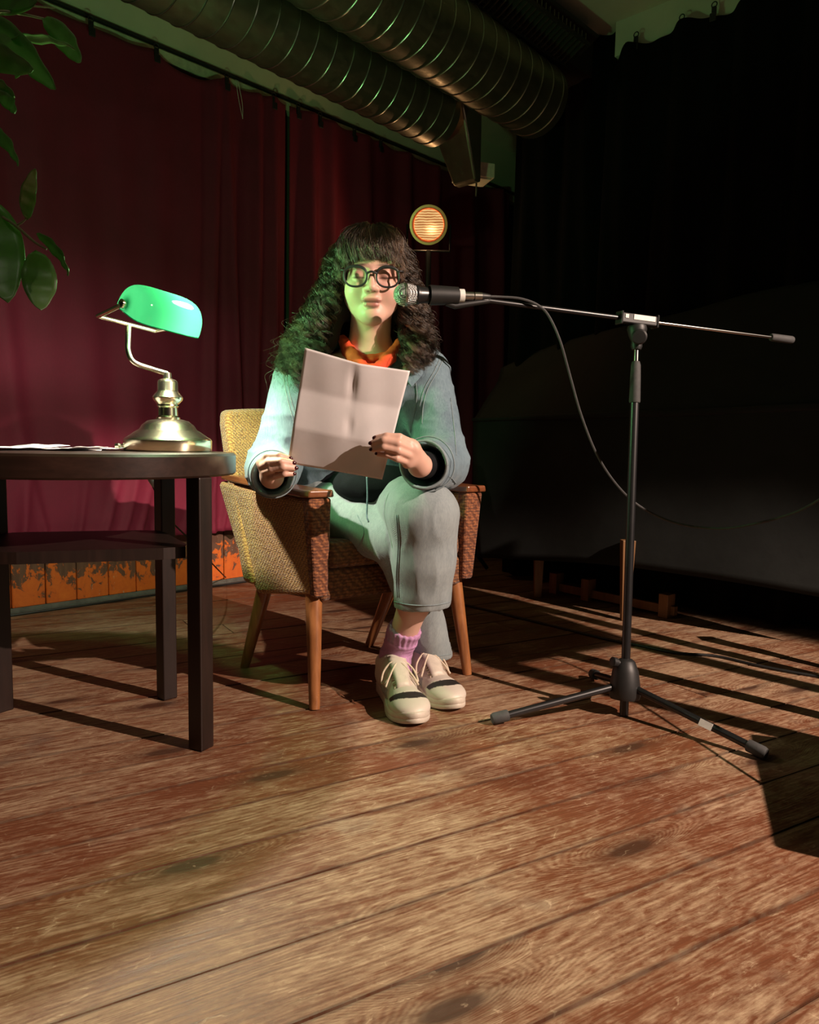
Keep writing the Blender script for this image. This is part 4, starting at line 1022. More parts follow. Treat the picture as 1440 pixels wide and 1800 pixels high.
def leaf(a, b, wd, nrm_tilt=0.0, fold=0.15, curl=0.02):
    'a: base, b: tip, wd: full width in metres, nrm_tilt: turn about its length, 0 = face to the camera side'
    a, b = Vector(a), Vector(b); d = (b-a); Ln = d.length; d.normalize()
    n = (EYE-a).normalized(); n = (n-d*n.dot(d)).normalized(); n = Matrix.Rotation(nrm_tilt, 3, d) @ n; s = d.cross(n)
    bm = bmesh.new(); NU, NVl = 14, 6; rows = []
    for i in range(NU+1):
        u = i/NU; hw = wd/2*(math.sin(math.pi*min(1, u**0.85))**0.72)*(1-0.15*u)+0.0006
        row = []
        for j in range(-NVl//2, NVl//2+1):
            v = j/(NVl/2)
            row.append(bm.verts.new(lpz(a+d*(u*Ln)+s*(v*hw)+n*(abs(v)*hw*fold - curl*math.sin(u*3.1)*0.6 + 0.0015*math.sin(u*20+v)))))
        rows.append(row)
    for i in range(NU):
        for j in range(NVl): bm.faces.new((rows[i][j], rows[i+1][j], rows[i+1][j+1], rows[i][j+1]))
    o = from_bm('leaf', bm, 'leaf', pl, True); so = o.modifiers.new('t', 'SOLIDIFY'); so.thickness = 0.0007
    eb = bmesh.new()
    for sd in (0, -1):
        tube(eb, [r[sd].co.copy() if hasattr(r[sd], 'co') else r[sd] for r in []] or [a-PL0, a-PL0+d*0.001], 0.0001, 3)
    eb.free()
D = 1.12
twig([trunk[14], P(-40, 380, 1.15), P(10, 385, D), P(60, 425, D), P(82, 438, D)])
twig([P(28, 397, D), P(40, 390, D), P(47, 383, D)], 0.002)
leaf(P(47, 386, D), P(62, 297, D-0.03), 0.023, 0.35)
leaf(P(64, 440, D), P(72, 545, D-0.02), 0.050, 0.1, 0.1)
leaf(P(66, 410, D), P(121, 485, D-0.05), 0.022, 1.0, 0.3)
leaf(P(-22, 350, D), P(14, 532, D-0.02), 0.075, 0.2, 0.1)
twig([trunk[-1], P(-60, 30, 1.15), P(0, 20, D), P(40, 25, D), P(78, 33, D)])
twig([P(-30, 5, D), P(30, 8, D), P(95, 14, D)], 0.002)
leaf(P(76, 33, D), P(143, 110, D-0.03), 0.036, 0.5, 0.2)
leaf(P(20, 70, D), P(133, 86, D-0.06), 0.026, 1.15, 0.35)
leaf(P(-20, 30, D), P(98, 157, D-0.04), 0.050, 0.7, 0.4)
leaf(P(-60, 90, D), P(60, 122, D-0.08), 0.045, 0.5, 0.2)
leaf(P(-30, 155, D), P(26, 168, D-0.02), 0.030, 0.6)
leaf(P(-14, 160, D), P(27, 198, D-0.02), 0.022, 0.5)
leaf(P(-30, 215, D), P(33, 292, D-0.04), 0.026, 0.9)
leaf(P(-90, -20, D), P(66, 2, D-0.04), 0.060, 0.3)
leaf(P(20, 70, D), P(28, 138, D+0.05), 0.022, 0.9)
for k in range(26):
    p = trunk[min(len(trunk)-1, 10+k % 20)]; a = R_.uniform(2.0, 5.4)
    d = Vector((math.cos(a), math.sin(a)*0.7, R_.uniform(-0.5, 0.6))); b = p+d.normalized()*R_.uniform(0.04, 0.10)
    leaf(b, b+d.normalized()*R_.uniform(0.07, 0.12)+Vector((0, 0, -0.02)), R_.uniform(0.03, 0.05), R_.uniform(-1, 1))
# ================================================================ THE WOMAN
woman = empty('person', (-0.10, 2.05, 0), 0, 'seated person with long curly brown hair, round glasses and denim suit, reading from a sheet', 'person')
WO = np.array([-0.10, 2.05, 0.0])
woman.location = (0, 0, 0)
HD = P(655, 489, 1.845)
fy = Vector((0.03, -0.985, -0.13)).normalized(); fx = fy.cross(Vector((0, 0, 1))).normalized()*-1
fx = Vector((0, 0, 1)).cross(fy).normalized()      # image right when facing us
if fx.x < 0: fx = -fx
fz = fx.cross(fy).normalized()
if fz.z < 0: fz = -fz
HM = np.array([list(fx), list(fy), list(fz)]).T    # columns: axes
HDn = np.array(HD)
def hl(x, y, z): return HDn + HM@np.array([x, y, z], float)
def toh(v): return (v-HDn)@HM
NB = np.array(P(648, 628, 1.955)); CH = np.array(P(640, 700, 1.99)); PV = np.array([-0.165, 2.16, 0.475]); WA = np.array([-0.155, 2.12, 0.62])
SL = np.array(P(528, 672, 1.93)); SR = np.array(P(742, 662, 1.955))
EL = np.array([-0.352, 1.955, 0.575]); ER = np.array(P(776, 812, 1.88))
WL = np.array(P(478, 838, 1.690)); WR = np.array(P(738, 818, 1.640))
HPL = np.array([-0.255, 2.09, 0.47]); HPR = np.array([-0.085, 2.19, 0.48])
K1 = np.array(P(742, 905, 1.775)); A1 = np.array([-0.029, 1.892, 0.105]); T1 = np.array([0.010, 1.770, 0.045])
K2 = np.array(P(702, 948, 1.86)); A2 = np.array([0.052, 2.010, 0.10]); T2 = np.array([0.088, 1.92, 0.045])

M1 = np.array(P(729, 1058, 1.85)); KD = A1+(M1-A1)/np.linalg.norm(M1-A1)*np.linalg.norm(K1-A1)
B = Field()
# head
B.el(hl(0, -0.018, 0.036), (0.074, 0.092, 0.079), HM, 0.01)
B.el(hl(0, 0.018, -0.018), (0.062, 0.070, 0.086), HM, 0.02)
for s in (-1, 1):
    B.rc(hl(s*0.046, -0.004, -0.048), hl(s*0.012, 0.058, -0.088), 0.020, 0.018, 0.03)
    B.el(hl(s*0.037, 0.052, -0.034), (0.026, 0.027, 0.028), HM, 0.022)
    B.el(hl(s*0.072, -0.012, -0.012), (0.008, 0.018, 0.030), HM, 0.006)
B.el(hl(0, 0.068, -0.088), (0.020, 0.018, 0.017), HM, 0.02)
B.rc(hl(-0.030, 0.075, 0.022), hl(0.030, 0.075, 0.022), 0.011, 0.011, 0.022)
for s in (-1, 1): B.el(hl(s*0.031, 0.100, 0.001), (0.017, 0.015, 0.012), HM, 0.014, True)
for s in (-1, 1): B.el(hl(s*0.031, 0.0735, 0.0), (0.0150, 0.0130, 0.0115), HM, 0.005)
B.rc(hl(0, 0.082, 0.012), hl(0, 0.1005, -0.026), 0.0070, 0.0095, 0.010)
B.el(hl(0, 0.102, -0.028), (0.0110, 0.0100, 0.0090), HM, 0.005)
for s in (-1, 1): B.el(hl(s*0.0125, 0.093, -0.031), (0.0075, 0.0095, 0.0070), HM, 0.005)
B.el(hl(0, 0.086, -0.047), (0.016, 0.008, 0.010), HM, 0.012)
B.el(hl(-0.008, 0.0880, -0.0550), (0.0165, 0.0092, 0.0062), HM, 0.004); B.el(hl(0.008, 0.0880, -0.0550), (0.0165, 0.0092, 0.0062), HM, 0.004)
B.el(hl(0, 0.0870, -0.0665), (0.0195, 0.0095, 0.0070), HM, 0.004)
B.el(hl(0, 0.101, -0.0607), (0.025, 0.0075, 0.0018), HM, 0.003, True)
# neck, trunk
B.rc(hl(0, -0.028, -0.055), NB, 0.049, 0.055, 0.03)
B.rc(NB+(0, 0, -0.01), SL, 0.045, 0.048, 0.04); B.rc(NB+(0, 0, -0.01), SR, 0.045, 0.048, 0.04)
B.rc(CH+(-0.06, 0.02, 0), WA+(-0.04, 0, 0), 0.088, 0.085, 0.05); B.rc(CH+(0.06, 0.02, 0), WA+(0.04, 0, 0), 0.088, 0.085, 0.05)
B.rc(WA+(-0.04, 0, 0), HPL, 0.085, 0.090, 0.05); B.rc(WA+(0.04, 0, 0), HPR, 0.085, 0.090, 0.05)
# arms
B.chain([SL, EL, WL], [0.045, 0.036, 0.023], 0.02); B.chain([SR, ER, WR], [0.045, 0.036, 0.023], 0.02)
# legs and feet
B.chain([HPL, K2, A2], [0.075, 0.052, 0.034], 0.02); B.chain([HPR, K1, M1, A1], [0.075, 0.050, 0.038, 0.032], 0.02)
B.rc(K1+(M1-K1)*0.25+(0, 0.02, 0), K1+(M1-K1)*0.65+(0, 0.012, 0), 0.048, 0.040, 0.03)
B.rc(K2+(A2-K2)*0.25+(0, 0.02, 0), K2+(A2-K2)*0.5+(0, 0.015, 0), 0.048, 0.044, 0.03)
B.rc(A1+(-0.006, 0, -0.03), T1, 0.027, 0.014, 0.02); B.rc(A2+(0, 0, -0.03), T2, 0.030, 0.018, 0.02)
# hands
nails = []
def finger(pts, r0, dn, rlist=None):
    n = len(pts); rs = [r0*(1-0.10*i) for i in range(n)]
    B.chain([np.array(p) for p in pts], rs, 0.003)
    a, b = np.array(pts[-2]), np.array(pts[-1]); d = (b-a)/np.linalg.norm(b-a); nails.append((b, d, rs[-1], np.array(dn, float)))
# her left hand (right in the picture): fingers lie over the sheet, tips to the left
palm = [P(728, 790, 1.590), P(722, 806, 1.595)]
B.rc(WR, palm[0], 0.022, 0.016, 0.012); B.rc(WR, palm[1], 0.022, 0.015, 0.012); B.rc(P(722, 782, 1.587), P(716, 814, 1.592), 0.0135, 0.012, 0.012)
finger([P(722, 779, 1.583), P(702, 769, 1.561), P(680, 767, 1.558), P(662, 770, 1.566)], 0.0098, (0, -1, 0.25))
finger([P(724, 790, 1.583), P(700, 779, 1.553), P(675, 774, 1.552), P(655, 779, 1.565)], 0.0096, (0, -1, 0.25))
finger([P(722, 801, 1.583), P(700, 792, 1.555), P(675, 786, 1.553), P(656, 790, 1.568)], 0.0092, (0, -1, 0.25))
finger([P(716, 812, 1.588), P(698, 806, 1.562), P(680, 799, 1.562), P(665, 798, 1.575)], 0.0082, (0, -1, 0.2))
B.rc(P(734, 806, 1.62), P(712, 796, 1.622), 0.017, 0.012, 0.01); B.rc(P(712, 796, 1.622), P(685, 786, 1.612), 0.0105, 0.0085, 0.004)
# her right hand (left in the picture): tips pinch the edge of the sheet
B.rc(WL, P(466, 815, 1.665), 0.023, 0.016, 0.012); B.rc(WL, P(474, 836, 1.665), 0.022, 0.015, 0.012); B.rc(P(463, 812, 1.662), P(472, 836, 1.662), 0.0135, 0.012, 0.012)
finger([P(464, 809, 1.655), P(470, 802, 1.622), P(490, 801, 1.610), P(508, 806, 1.618)], 0.0096, (0.3, -1, 0.2))
finger([P(463, 818, 1.652), P(472, 813, 1.612), P(494, 811, 1.600), P(514, 814, 1.612)], 0.0096, (0.3, -1, 0.2))
finger([P(467, 829, 1.652), P(477, 825, 1.612), P(498, 821, 1.602), P(518, 823, 1.614)], 0.0092, (0.3, -1, 0.2))
finger([P(474, 840, 1.655), P(484, 837, 1.622), P(500, 833, 1.610), P(515, 833, 1.620)], 0.0082, (0.3, -1, 0.1))
B.rc(P(476, 826, 1.69), P(492, 812, 1.690), 0.016, 0.011, 0.01); B.rc(P(492, 812, 1.690), P(516, 806, 1.668), 0.0105, 0.0085, 0.004)
SKN, LIP = np.array([0.66, 0.40, 0.31]), np.array([0.30, 0.09, 0.08])
def paint_body(v):
    h = toh(v); c = np.tile(SKN, (len(v), 1))
    def sp(cx, cy, cz, rx, rz, col, k=1.0):
        d = ((h[:, 0]-cx)/rx)**2+((h[:, 2]-cz)/rz)**2; w_ = np.clip(1.4-d, 0, 1)*k*((h[:, 1] > 0.05) & (np.abs(h[:, 0]) < 0.09) & (np.abs(h[:, 2]) < 0.13))
        c[:] = c*(1-w_[:, None])+np.array(col)*w_[:, None]
    for s in (-1, 1):
        sp(s*0.038, 0, -0.03, 0.022, 0.018, (0.68, 0.33, 0.26), 0.5)
        sp(s*0.031, 0, 0.0035, 0.016, 0.0065, (0.45, 0.22, 0.17), 0.6)
        sp(s*0.031, 0, -0.0055, 0.0150, 0.0026, (0.05, 0.025, 0.02), 0.95)     # lash line of lowered lids
        sp(s*0.032, 0, 0.0230, 0.019, 0.0030, (0.07, 0.04, 0.025), 0.9)
    sp(0, 0, -0.0565, 0.0235, 0.0058, LIP, 1.0); sp(0, 0, -0.0660, 0.0195, 0.0058, LIP*1.25, 1.0)
    sp(0, 0, -0.0607, 0.0235, 0.0014, (0.06, 0.015, 0.015), 1.0)  # shade in the parting of the lips, painted into the colour
    sp(-0.0070, 0, -0.0365, 0.0032, 0.0018, (0.10, 0.03, 0.02), 0.9); sp(0.0070, 0, -0.0365, 0.0032, 0.0018, (0.10, 0.03, 0.02), 0.9)
    return c
field_obj('body', B, (-0.46, 1.50, -0.01), (0.24, 2.34, 1.12), 0.0025, 'skin', woman, 2, None, paint_body)
for b, d, r, dn in nails:
    dn = dn-d*(dn@d); dn /= np.linalg.norm(dn); c = b+dn*r*0.72+d*r*0.30; s = np.cross(d, dn)
    bm = bmesh.new(); bmesh.ops.create_uvsphere(bm, u_segments=12, v_segments=8, radius=1)
    for v in bm.verts: v.co = Vector(c+d*v.co.x*r*0.85+s*v.co.y*r*0.66+dn*v.co.z*r*0.38)
    from_bm('fingernail', bm, 'nail_polish', woman, True)

# ---- clothes
def fold_noise(v, seed, stretch):
    a = vnoise(v, stretch, seed); b = vnoise(v, np.array(stretch)*2.1, seed+3)
    return (1-np.abs(a))**2*0.7+(1-np.abs(b))**2*0.35-0.55
top = Field()
top.rc(CH+(-0.06, 0.012, 0.03), WA+(-0.04, 0, 0), 0.098, 0.095, 0.05); top.rc(CH+(0.06, 0.012, 0.03), WA+(0.04, 0, 0), 0.098, 0.095, 0.05)
top.rc(WA+(-0.03, 0, 0), PV+(-0.06, -0.07, 0.0), 0.095, 0.098, 0.05); top.rc(WA+(0.03, 0, 0), PV+(0.08, -0.03, 0.0), 0.095, 0.105, 0.05)
top.rc(NB+(0, 0, -0.03), CH, 0.055, 0.09, 0.05)
top.el(np.array([-0.085, 1.955, 0.535]), (0.115, 0.10, 0.055), None, 0.05)
for W_, E_ in ((WL, EL), (WR, ER)):
    top.rc(W_+(E_-W_)*0.10, W_+(E_-W_)*0.45, 0.030, 0.036, 0.01)
field_obj('black_top', top, (-0.42, 1.55, 0.40), (0.20, 2.34, 0.90), 0.006, 'black_cloth', woman, 3, lambda v, n: 0.005*fold_noise(v, 4, (14, 14, 9)))
# hands sit before the sleeve ends, so cut nothing there
J = Field()
def sh(p, **k): return np.array(p)
J.rc(SL+(0.03, 0.01, -0.012), SR+(-0.03, 0.01, -0.012), 0.070, 0.070, 0.03)
J.rc(CH+(-0.080, 0.015, 0.0), WA+(-0.085, 0.0, -0.05), 0.112, 0.115, 0.05); J.rc(CH+(0.080, 0.015, 0), WA+(0.085, 0.0, -0.05), 0.112, 0.118, 0.05)
J.rc(WA+(0.09, 0, -0.04), HPR+(0.09, -0.07, 0.06), 0.110, 0.100, 0.05)
SLj, SRj = SL+(-0.004, 0, 0.004), SR+(0.006, 0, 0.006)
CL, CRr = WL+(EL-WL)*0.16, WR+(ER-WR)*0.20
J.rc(SLj, EL+(-0.006, 0, -0.004), 0.066, 0.064, 0.03); J.rc(EL+(-0.004, 0, 0), CL, 0.066, 0.049, 0.02)
J.rc(SRj, ER+(0.006, 0.0, 0), 0.068, 0.066, 0.03); J.rc(ER, CRr+(0, 0, -0.004), 0.068, 0.056, 0.02)
# open cuffs
for Cc, W_, E_, r in ((CL, WL, EL, 0.040), (CRr, WR, ER, 0.047)):
    d = (W_-E_)/np.linalg.norm(W_-E_)
    J.cut(Cc+d*0.012, d, 0.004)
    J.rc(Cc+d*0.06, Cc-d*0.055, r+0.002, r-0.012, 0.006, True)
# open front, showing the dark top over the lap
J.chain([P(648, 655, 1.835), P(634, 700, 1.81), P(615, 800, 1.80), P(632, 885, 1.78), P(640, 960, 1.74)], [0.030, 0.034, 0.050, 0.074, 0.085], 0.02, True)
J.rc(NB+(0, -0.035, 0.05), NB+(0.0, -0.06, -0.06), 0.064, 0.045, 0.015, True)
def jw(v, n):
    seg = 0.0065*fold_noise(v, 1, (13, 10, 22)); low = 0.010*vnoise(v, (6, 6, 7), 9)
    return seg+low
jacket_o = field_obj('jacket', J, (-0.50, 1.55, 0.40), (0.26, 2.36, 0.95), 0.0045, 'jacket_denim', woman, 2, jw)
# cuffs as doubled rings, seams as raised cords
def ring_around(c, d, r, tr, name, m, sq=1.0):
    q = Vector(d).to_track_quat('Z', 'Y').to_matrix(); pts = [Vector(c)+q@Vector((r*math.cos(a), r*sq*math.sin(a), 0.004*math.sin(a*3))) for a in np.linspace(0, 2*math.pi, 49)]
    bm = bmesh.new(); tube(bm, pts, tr, 8, False); return from_bm(name, bm, m, woman, True)
for Cc, W_, E_, r in ((CL, WL, EL, 0.0455), (CRr, WR, ER, 0.0525)):
    d = (W_-E_)/np.linalg.norm(W_-E_); c = Cc+d*0.010
    ring_around(c, d, r, 0.0038, 'cuff_edge', 'denim_seam')
    ring_around(c-d*0.038, d, r+0.010, 0.0016, 'cuff_seam', 'denim_seam')
# collar of the jacket
def ribbon(name, pts, wv, th, m, parent=woman):
    'a flat strip along pts with width vectors wv'
    pts = catmull(pts, 8); W = catmull(wv, 8); bm = bmesh.new(); a = [bm.verts.new(p) for p in pts]; b = [bm.verts.new(p+q) for p, q in zip(pts, W)]; mm = [bm.verts.new(p+q*0.5) for p, q in zip(pts, W)]
    for i in range(len(pts)-1):
        bm.faces.new((a[i], a[i+1], mm[i+1], mm[i])); bm.faces.new((mm[i], mm[i+1], b[i+1], b[i]))
    o = from_bm(name, bm, m, parent, True); s = o.modifiers.new('t', 'SOLIDIFY'); s.thickness = th; s.offset = 0; bev(o, th*0.3, 2); return o
ribbon('collar', [P(600, 655, 1.835), P(578, 625, 1.86), P(585, 600, 1.93), P(640, 590, 2.03), P(705, 598, 1.955), P(716, 625, 1.88), P(706, 655, 1.85)],
       [(-0.025, 0, -0.035), (-0.045, -0.01, -0.04), (-0.03, 0, -0.05), (0, 0.02, -0.05), (0.03, 0, -0.05), (0.04, -0.01, -0.04), (0.025, 0, -0.035)], 0.004, 'jacket_denim')
# orange neckerchief
S = Field()
for k in range(14):
    a0, a1 = 2*math.pi*k/14, 2*math.pi*(k+1)/14
    f_ = lambda a: NB+np.array([0.060*math.cos(a), 0.058*math.sin(a)-0.012, 0.016+0.030*math.sin(a)])
    S.rc(f_(a0), f_(a1), 0.011, 0.011, 0.012)
S.chain([P(603, 598, 1.915), P(622, 628, 1.875), P(648, 654, 1.85)], [0.013, 0.017, 0.013], 0.012)
S.chain([P(704, 600, 1.915), P(684, 630, 1.875), P(656, 654, 1.85)], [0.012, 0.015, 0.013], 0.012)
S.el(np.array(P(651, 649, 1.845)), (0.018, 0.014, 0.014), None, 0.008)
S.chain([P(651, 650, 1.845), P(640, 672, 1.83), P(632, 690, 1.83)], [0.010, 0.015, 0.010], 0.01); S.chain([P(653, 650, 1.845), P(665, 672, 1.83), P(670, 692, 1.83)], [0.010, 0.014, 0.010], 0.01)
field_obj('neckerchief', S, (-0.22, 1.78, 0.70), (0.05, 2.08, 0.96), 0.0035, 'orange_cloth', woman, 2, lambda v, n: 0.004*fold_noise(v, 6, (40, 40, 55)))
# trousers: two legs that meet but do not melt together
Tn = Field(); T2n = Field()
Tn.rc(HPL+(-0.01, 0.02, 0.0), HPR+(0.01, 0.02, 0.0), 0.105, 0.105, 0.04)
H1 = np.array(P(742, 1062, 1.845)); H2 = np.array(P(764, 1152, 2.015))
Tn.rc(HPR, K1, 0.108, 0.076, 0.035); Tn.rc(K1+(0.002, 0, 0), K1+(H1-K1)*0.5+(0.004, 0, 0), 0.077, 0.073, 0.02); Tn.rc(K1+(H1-K1)*0.5+(0.004, 0, 0), H1, 0.073, 0.069, 0.02)
Tn.rc(K1+(0.028, 0.045, 0.0), K1+(H1-K1)*0.35+(0.030, 0.05, 0), 0.060, 0.050, 0.03)
T2n.rc(HPL, K2, 0.098, 0.070, 0.02); T2n.rc(K2, K2+(H2-K2)*0.5, 0.064, 0.054, 0.02); T2n.rc(K2+(H2-K2)*0.5, H2, 0.054, 0.050, 0.02)
for Hh, K_, r, TF in ((H1, K1, 0.064, Tn), (H2, K2, 0.046, T2n)):
    d = (Hh-K_)/np.linalg.norm(Hh-K_)
    if Hh is H1: d = np.array([0.06, 0.05, -1.0]); d /= np.linalg.norm(d)
    else: d = np.array([0.0, 0.0, -1.0])
    TF.cut(Hh+d*0.004, d, 0.003); TF.rc(Hh+d*0.06, Hh-d*0.05, r, r-0.006, 0.005, True)
def tw(v, n):
    return 0.0048*fold_noise(v, 2, (22, 22, 6))+0.002*vnoise(v, (6, 6, 5), 12)
trousers_o = field_obj('trousers', lambda q: np.minimum(Tn(q), T2n(q)), (-0.40, 1.62, 0.03), (0.22, 2.36, 0.66), 0.0045, 'trouser_denim', woman, 2, tw)
def seam(pts, name='trouser_seam', r=0.0016, m='denim_seam'):
    bm = bmesh.new(); tube(bm, catmull(pts, 8), r, 6); return from_bm(name, bm, m, woman, True)
# drawstring
seam([P(645, 838, 1.80), P(646, 870, 1.785), P(645, 905, 1.77), P(648, 918, 1.765)], 'drawstring', 0.0022, 'jacket_denim')
from mathutils.bvhtree import BVHTree
def sewn(obj, lines, r=0.0011, name='seam', m='denim_seam', lift=0.0006, parent=None):
    'cords laid on the surface of a garment'
    me = obj.data; n = len(me.vertices); co = np.empty(n*3, np.float32); me.vertices.foreach_get('co', co); co = co.reshape(-1, 3)
    vi = np.empty(len(me.polygons)*4, np.int32); me.loops.foreach_get('vertex_index', vi)
    T_ = BVHTree.FromPolygons(co.tolist(), vi.reshape(-1, 4).tolist())
    for line in lines:
        pp = catmull([Vector((x, y, 0)) for x, y in line], 10); out = []
        for p in pp:
            d_ = (P(p.x, p.y, 1)-EYE).normalized(); hit = T_.ray_cast(EYE, d_)
            if hit[0] is not None and (not out or (hit[0]-out[-1]).length < 0.03): out.append(hit[0]+hit[1]*lift*(1 if hit[1].dot(d_) < 0 else -1))
        if len(out) > 3:
            bm = bmesh.new(); tube(bm, out, r, 6); from_bm(name, bm, m, parent or woman, True)
sewn(jacket_o, [[(779, 632), (768, 655), (752, 684), (744, 715), (742, 745)], [(773, 632), (762, 655), (746, 684), (738, 715)], [(496, 645), (503, 690), (514, 735), (522, 770)], [(502, 645), (509, 690), (520, 735)],
    [(730, 665), (733, 700), (724, 750), (712, 800)], [(792, 700), (799, 760), (802, 800)], [(745, 845), (765, 832), (790, 838), (802, 850)]])
sewn(trousers_o, [[(690, 1057), (720, 1063), (760, 1064), (794, 1058)], [(737, 1148), (765, 1153), (792, 1150)], [(697, 905), (700, 960), (697, 1010), (699, 1050)], [(628, 905), (640, 935), (629, 965), (634, 990)], [(700, 905), (703, 960), (700, 1010), (702, 1050)]])
# ---- socks
K_ = Field(); K_.chain([A1+(-0.004, -0.002, -0.03), A1, A1+(KD-A1)*0.245], [0.038, 0.0385, 0.0425], 0.012); K_.rc(A1+(-0.006, 0, -0.03), A1+(T1-A1)*0.4, 0.033, 0.026, 0.02)
K_.cut(A1+(KD-A1)*0.235, (KD-A1)/np.linalg.norm(KD-A1), 0.004)
def sw(v, n):
    t = (v-A1)@((KD-A1)/np.linalg.norm(KD-A1)); a = np.arctan2(v[:, 1]-A1[1], v[:, 0]-A1[0])
    return 0.0012*np.sin(a*34)*np.clip((t-0.055)/0.01, 0, 1)+0.003*fold_noise(v, 8, (14, 14, 60))+0.0016*(np.abs(t-0.057) < 0.004)
field_obj('sock', K_, (-0.10, 1.72, 0.02), (0.10, 1.96, 0.26), 0.0025, 'sock_wool', woman, 1, sw)
K2_ = Field(); K2_.chain([A2+(0, 0, -0.03), A2, A2+(K2-A2)*0.25], [0.036, 0.035, 0.036], 0.012)
field_obj('sock', K2_, (-0.05, 1.86, 0.02), (0.16, 2.06, 0.26), 0.004, 'sock_wool', woman, 1)

# ---- shoes
def shoe(heel, toe, up_heel=0.0, roll=0.0):
    heel, toe = Vector(heel), Vector(toe); f = (toe-heel); Ls = f.length; f.normalize(); sc = Ls/0.262
    y = Vector((0, 0, 1)).cross(f).normalized(); z = f.cross(y)
    M = Matrix(((f.x, y.x, z.x, heel.x), (f.y, y.y, z.y, heel.y), (f.z, y.z, z.z, heel.z), (0, 0, 0, 1))) @ Matrix.Rotation(roll, 4, 'X') @ Matrix.Scale(sc, 4) @ Matrix.Scale(0.88, 4, (0, 0, 1))
    U = Field()
    U.el((0.036, 0, 0.052), (0.036, 0.030, 0.046), None, 0.02); U.rc((0.045, 0, 0.050), (0.12, 0.002, 0.042), 0.031, 0.033, 0.02)
    U.rc((0.12, 0.002, 0.040), (0.185, 0.004, 0.030), 0.033, 0.030, 0.02); U.el((0.200, 0.004, 0.030), (0.054, 0.043, 0.027), None, 0.02)
    U.rc((0.060, 0.0, 0.082), (0.10, 0.0, 0.068), 0.024, 0.022, 0.02)
    U.el((0.05, 0, 0.084), (0.050, 0.034, 0.024), None, 0.015)
    U.rc((0.095, 0, 0.074), (0.082, 0, 0.096), 0.026, 0.026, 0.02)
    U.rc((0.052, 0, 0.150), (0.056, 0, 0.100), 0.034, 0.026, 0.006, True)
    U.cut((0.13, 0, 0.014), (0, 0, -1), 0.002)
    v, q = mesh_field(U, (-0.01, -0.055, 0.0), (0.27, 0.055, 0.125), 0.0024); v = relax(v, q, 2)
    white = np.array([0.62, 0.56, 0.48]); c = np.tile(white, (len(v), 1))
    x, yy, zz = v[:, 0], v[:, 1], v[:, 2]
    s = x-0.185+1.6*(yy-0.004)**2*8
    band = (s > 0.012) & (s < 0.036) & (zz > 0.040) ; c[band] = (0.006, 0.006, 0.009)
    side = (x > 0.085) & (x < 0.145) & (np.abs(yy) > 0.023) & (zz > 0.026+0.25*(0.145-x)) & (zz < 0.050+0.1*(0.145-x)); c[side] = (0.30, 0.30, 0.30)
    hl_ = (x < 0.022) & (zz > 0.05); c[hl_] = (0.35, 0.34, 0.33)
    dd = np.zeros(len(v)); dd -= 0.0012*(np.abs(s-0.012) < 0.0022)*(zz > 0.02); dd -= 0.0010*(np.abs(x-0.075-0.2*(zz-0.05)) < 0.002)*(np.abs(yy) > 0.02)
    v = v+vnormals(v, q)*dd[:, None]
    vw = np.array([list(M @ Vector(p)) for p in v])
    up = np_mesh('shoe', vw, q, 'painted_leather', woman, c)
    # sole
    def hw(x):
        b = 0.031+0.0125*math.exp(-((x-0.185)/0.055)**2); e0 = min(1, max(0, (x+0.006)/0.035)); e1 = min(1, max(0, (0.264-x)/0.060))
        return (b+0.002)*math.sqrt(max(0, 1-(1-e0)**2))*math.sqrt(max(0, 1-(1-e1)**2))
    xs = [-0.006+0.270*(0.5-0.5*math.cos(math.pi*k/28)) for k in range(29)]
    out = [(x, hw(x)+0.003) for x in xs]+[(x, -hw(x)+0.004) for x in xs[::-1][1:-1]]
    bm = bmesh.new(); prof = [(0.0, 0.975), (0.003, 1.0), (0.010, 1.0), (0.0115, 0.985), (0.013, 1.0), (0.024, 0.985), (0.026, 0.95)]
    rings = []
    for z_, k in prof:
        rings.append([bm.verts.new(M @ Vector((0.13+(x-0.13)*(k*0.5+0.5), y_*k, z_+0.010*max(0, (x-0.20)/0.06)**2+ (0.004 if z_ > 0.02 and x < 0.03 else 0)))) for x, y_ in out])
    for a, b in zip(rings[:-1], rings[1:]):
        for k in range(len(out)): bm.faces.new((a[k], a[(k+1) % len(out)], b[(k+1) % len(out)], b[k]))
    bm.faces.new(rings[0][::-1]); bm.faces.new(rings[-1])
    autosmooth(from_bm('sole', bm, 'leather_white', up), 50)
    # tongue
    bm = bmesh.new(); rows = []
    for i in range(9):
        u = i/8; x = 0.155-0.075*u; z_ = 0.060+0.050*u+0.006*math.sin(u*3)
        rows.append([bm.verts.new(M @ Vector((x+0.012, (j/4-0.5)*0.036*(0.8+0.3*u), z_+0.002-abs(j/4-0.5)**2*0.020))) for j in range(5)])
    for a, b in zip(rows[:-1], rows[1:]):
        for j in range(4): bm.faces.new((a[j], a[j+1], b[j+1], b[j]))
    o = from_bm('tongue', bm, 'leather_white', up, True); s_ = o.modifiers.new('t', 'SOLIDIFY'); s_.thickness = 0.005
    # laces
    for i in range(6):
        x = 0.163-0.0135*i; z_ = 0.0610+0.0066*i
        for sg in (-1, 1):
            pts = [(x+0.002, sg*0.020, z_-0.003), (x-0.003, sg*0.008, z_+0.005), (x-0.007, -sg*0.006, z_+0.0075), (x-0.010, -sg*0.021, z_+0.001)]
            bm = bmesh.new(); tube(bm, catmull([M @ Vector(p) for p in pts], 4), 0.0021*sc, 6); from_bm('lace', bm, 'lace_cotton', up, True)
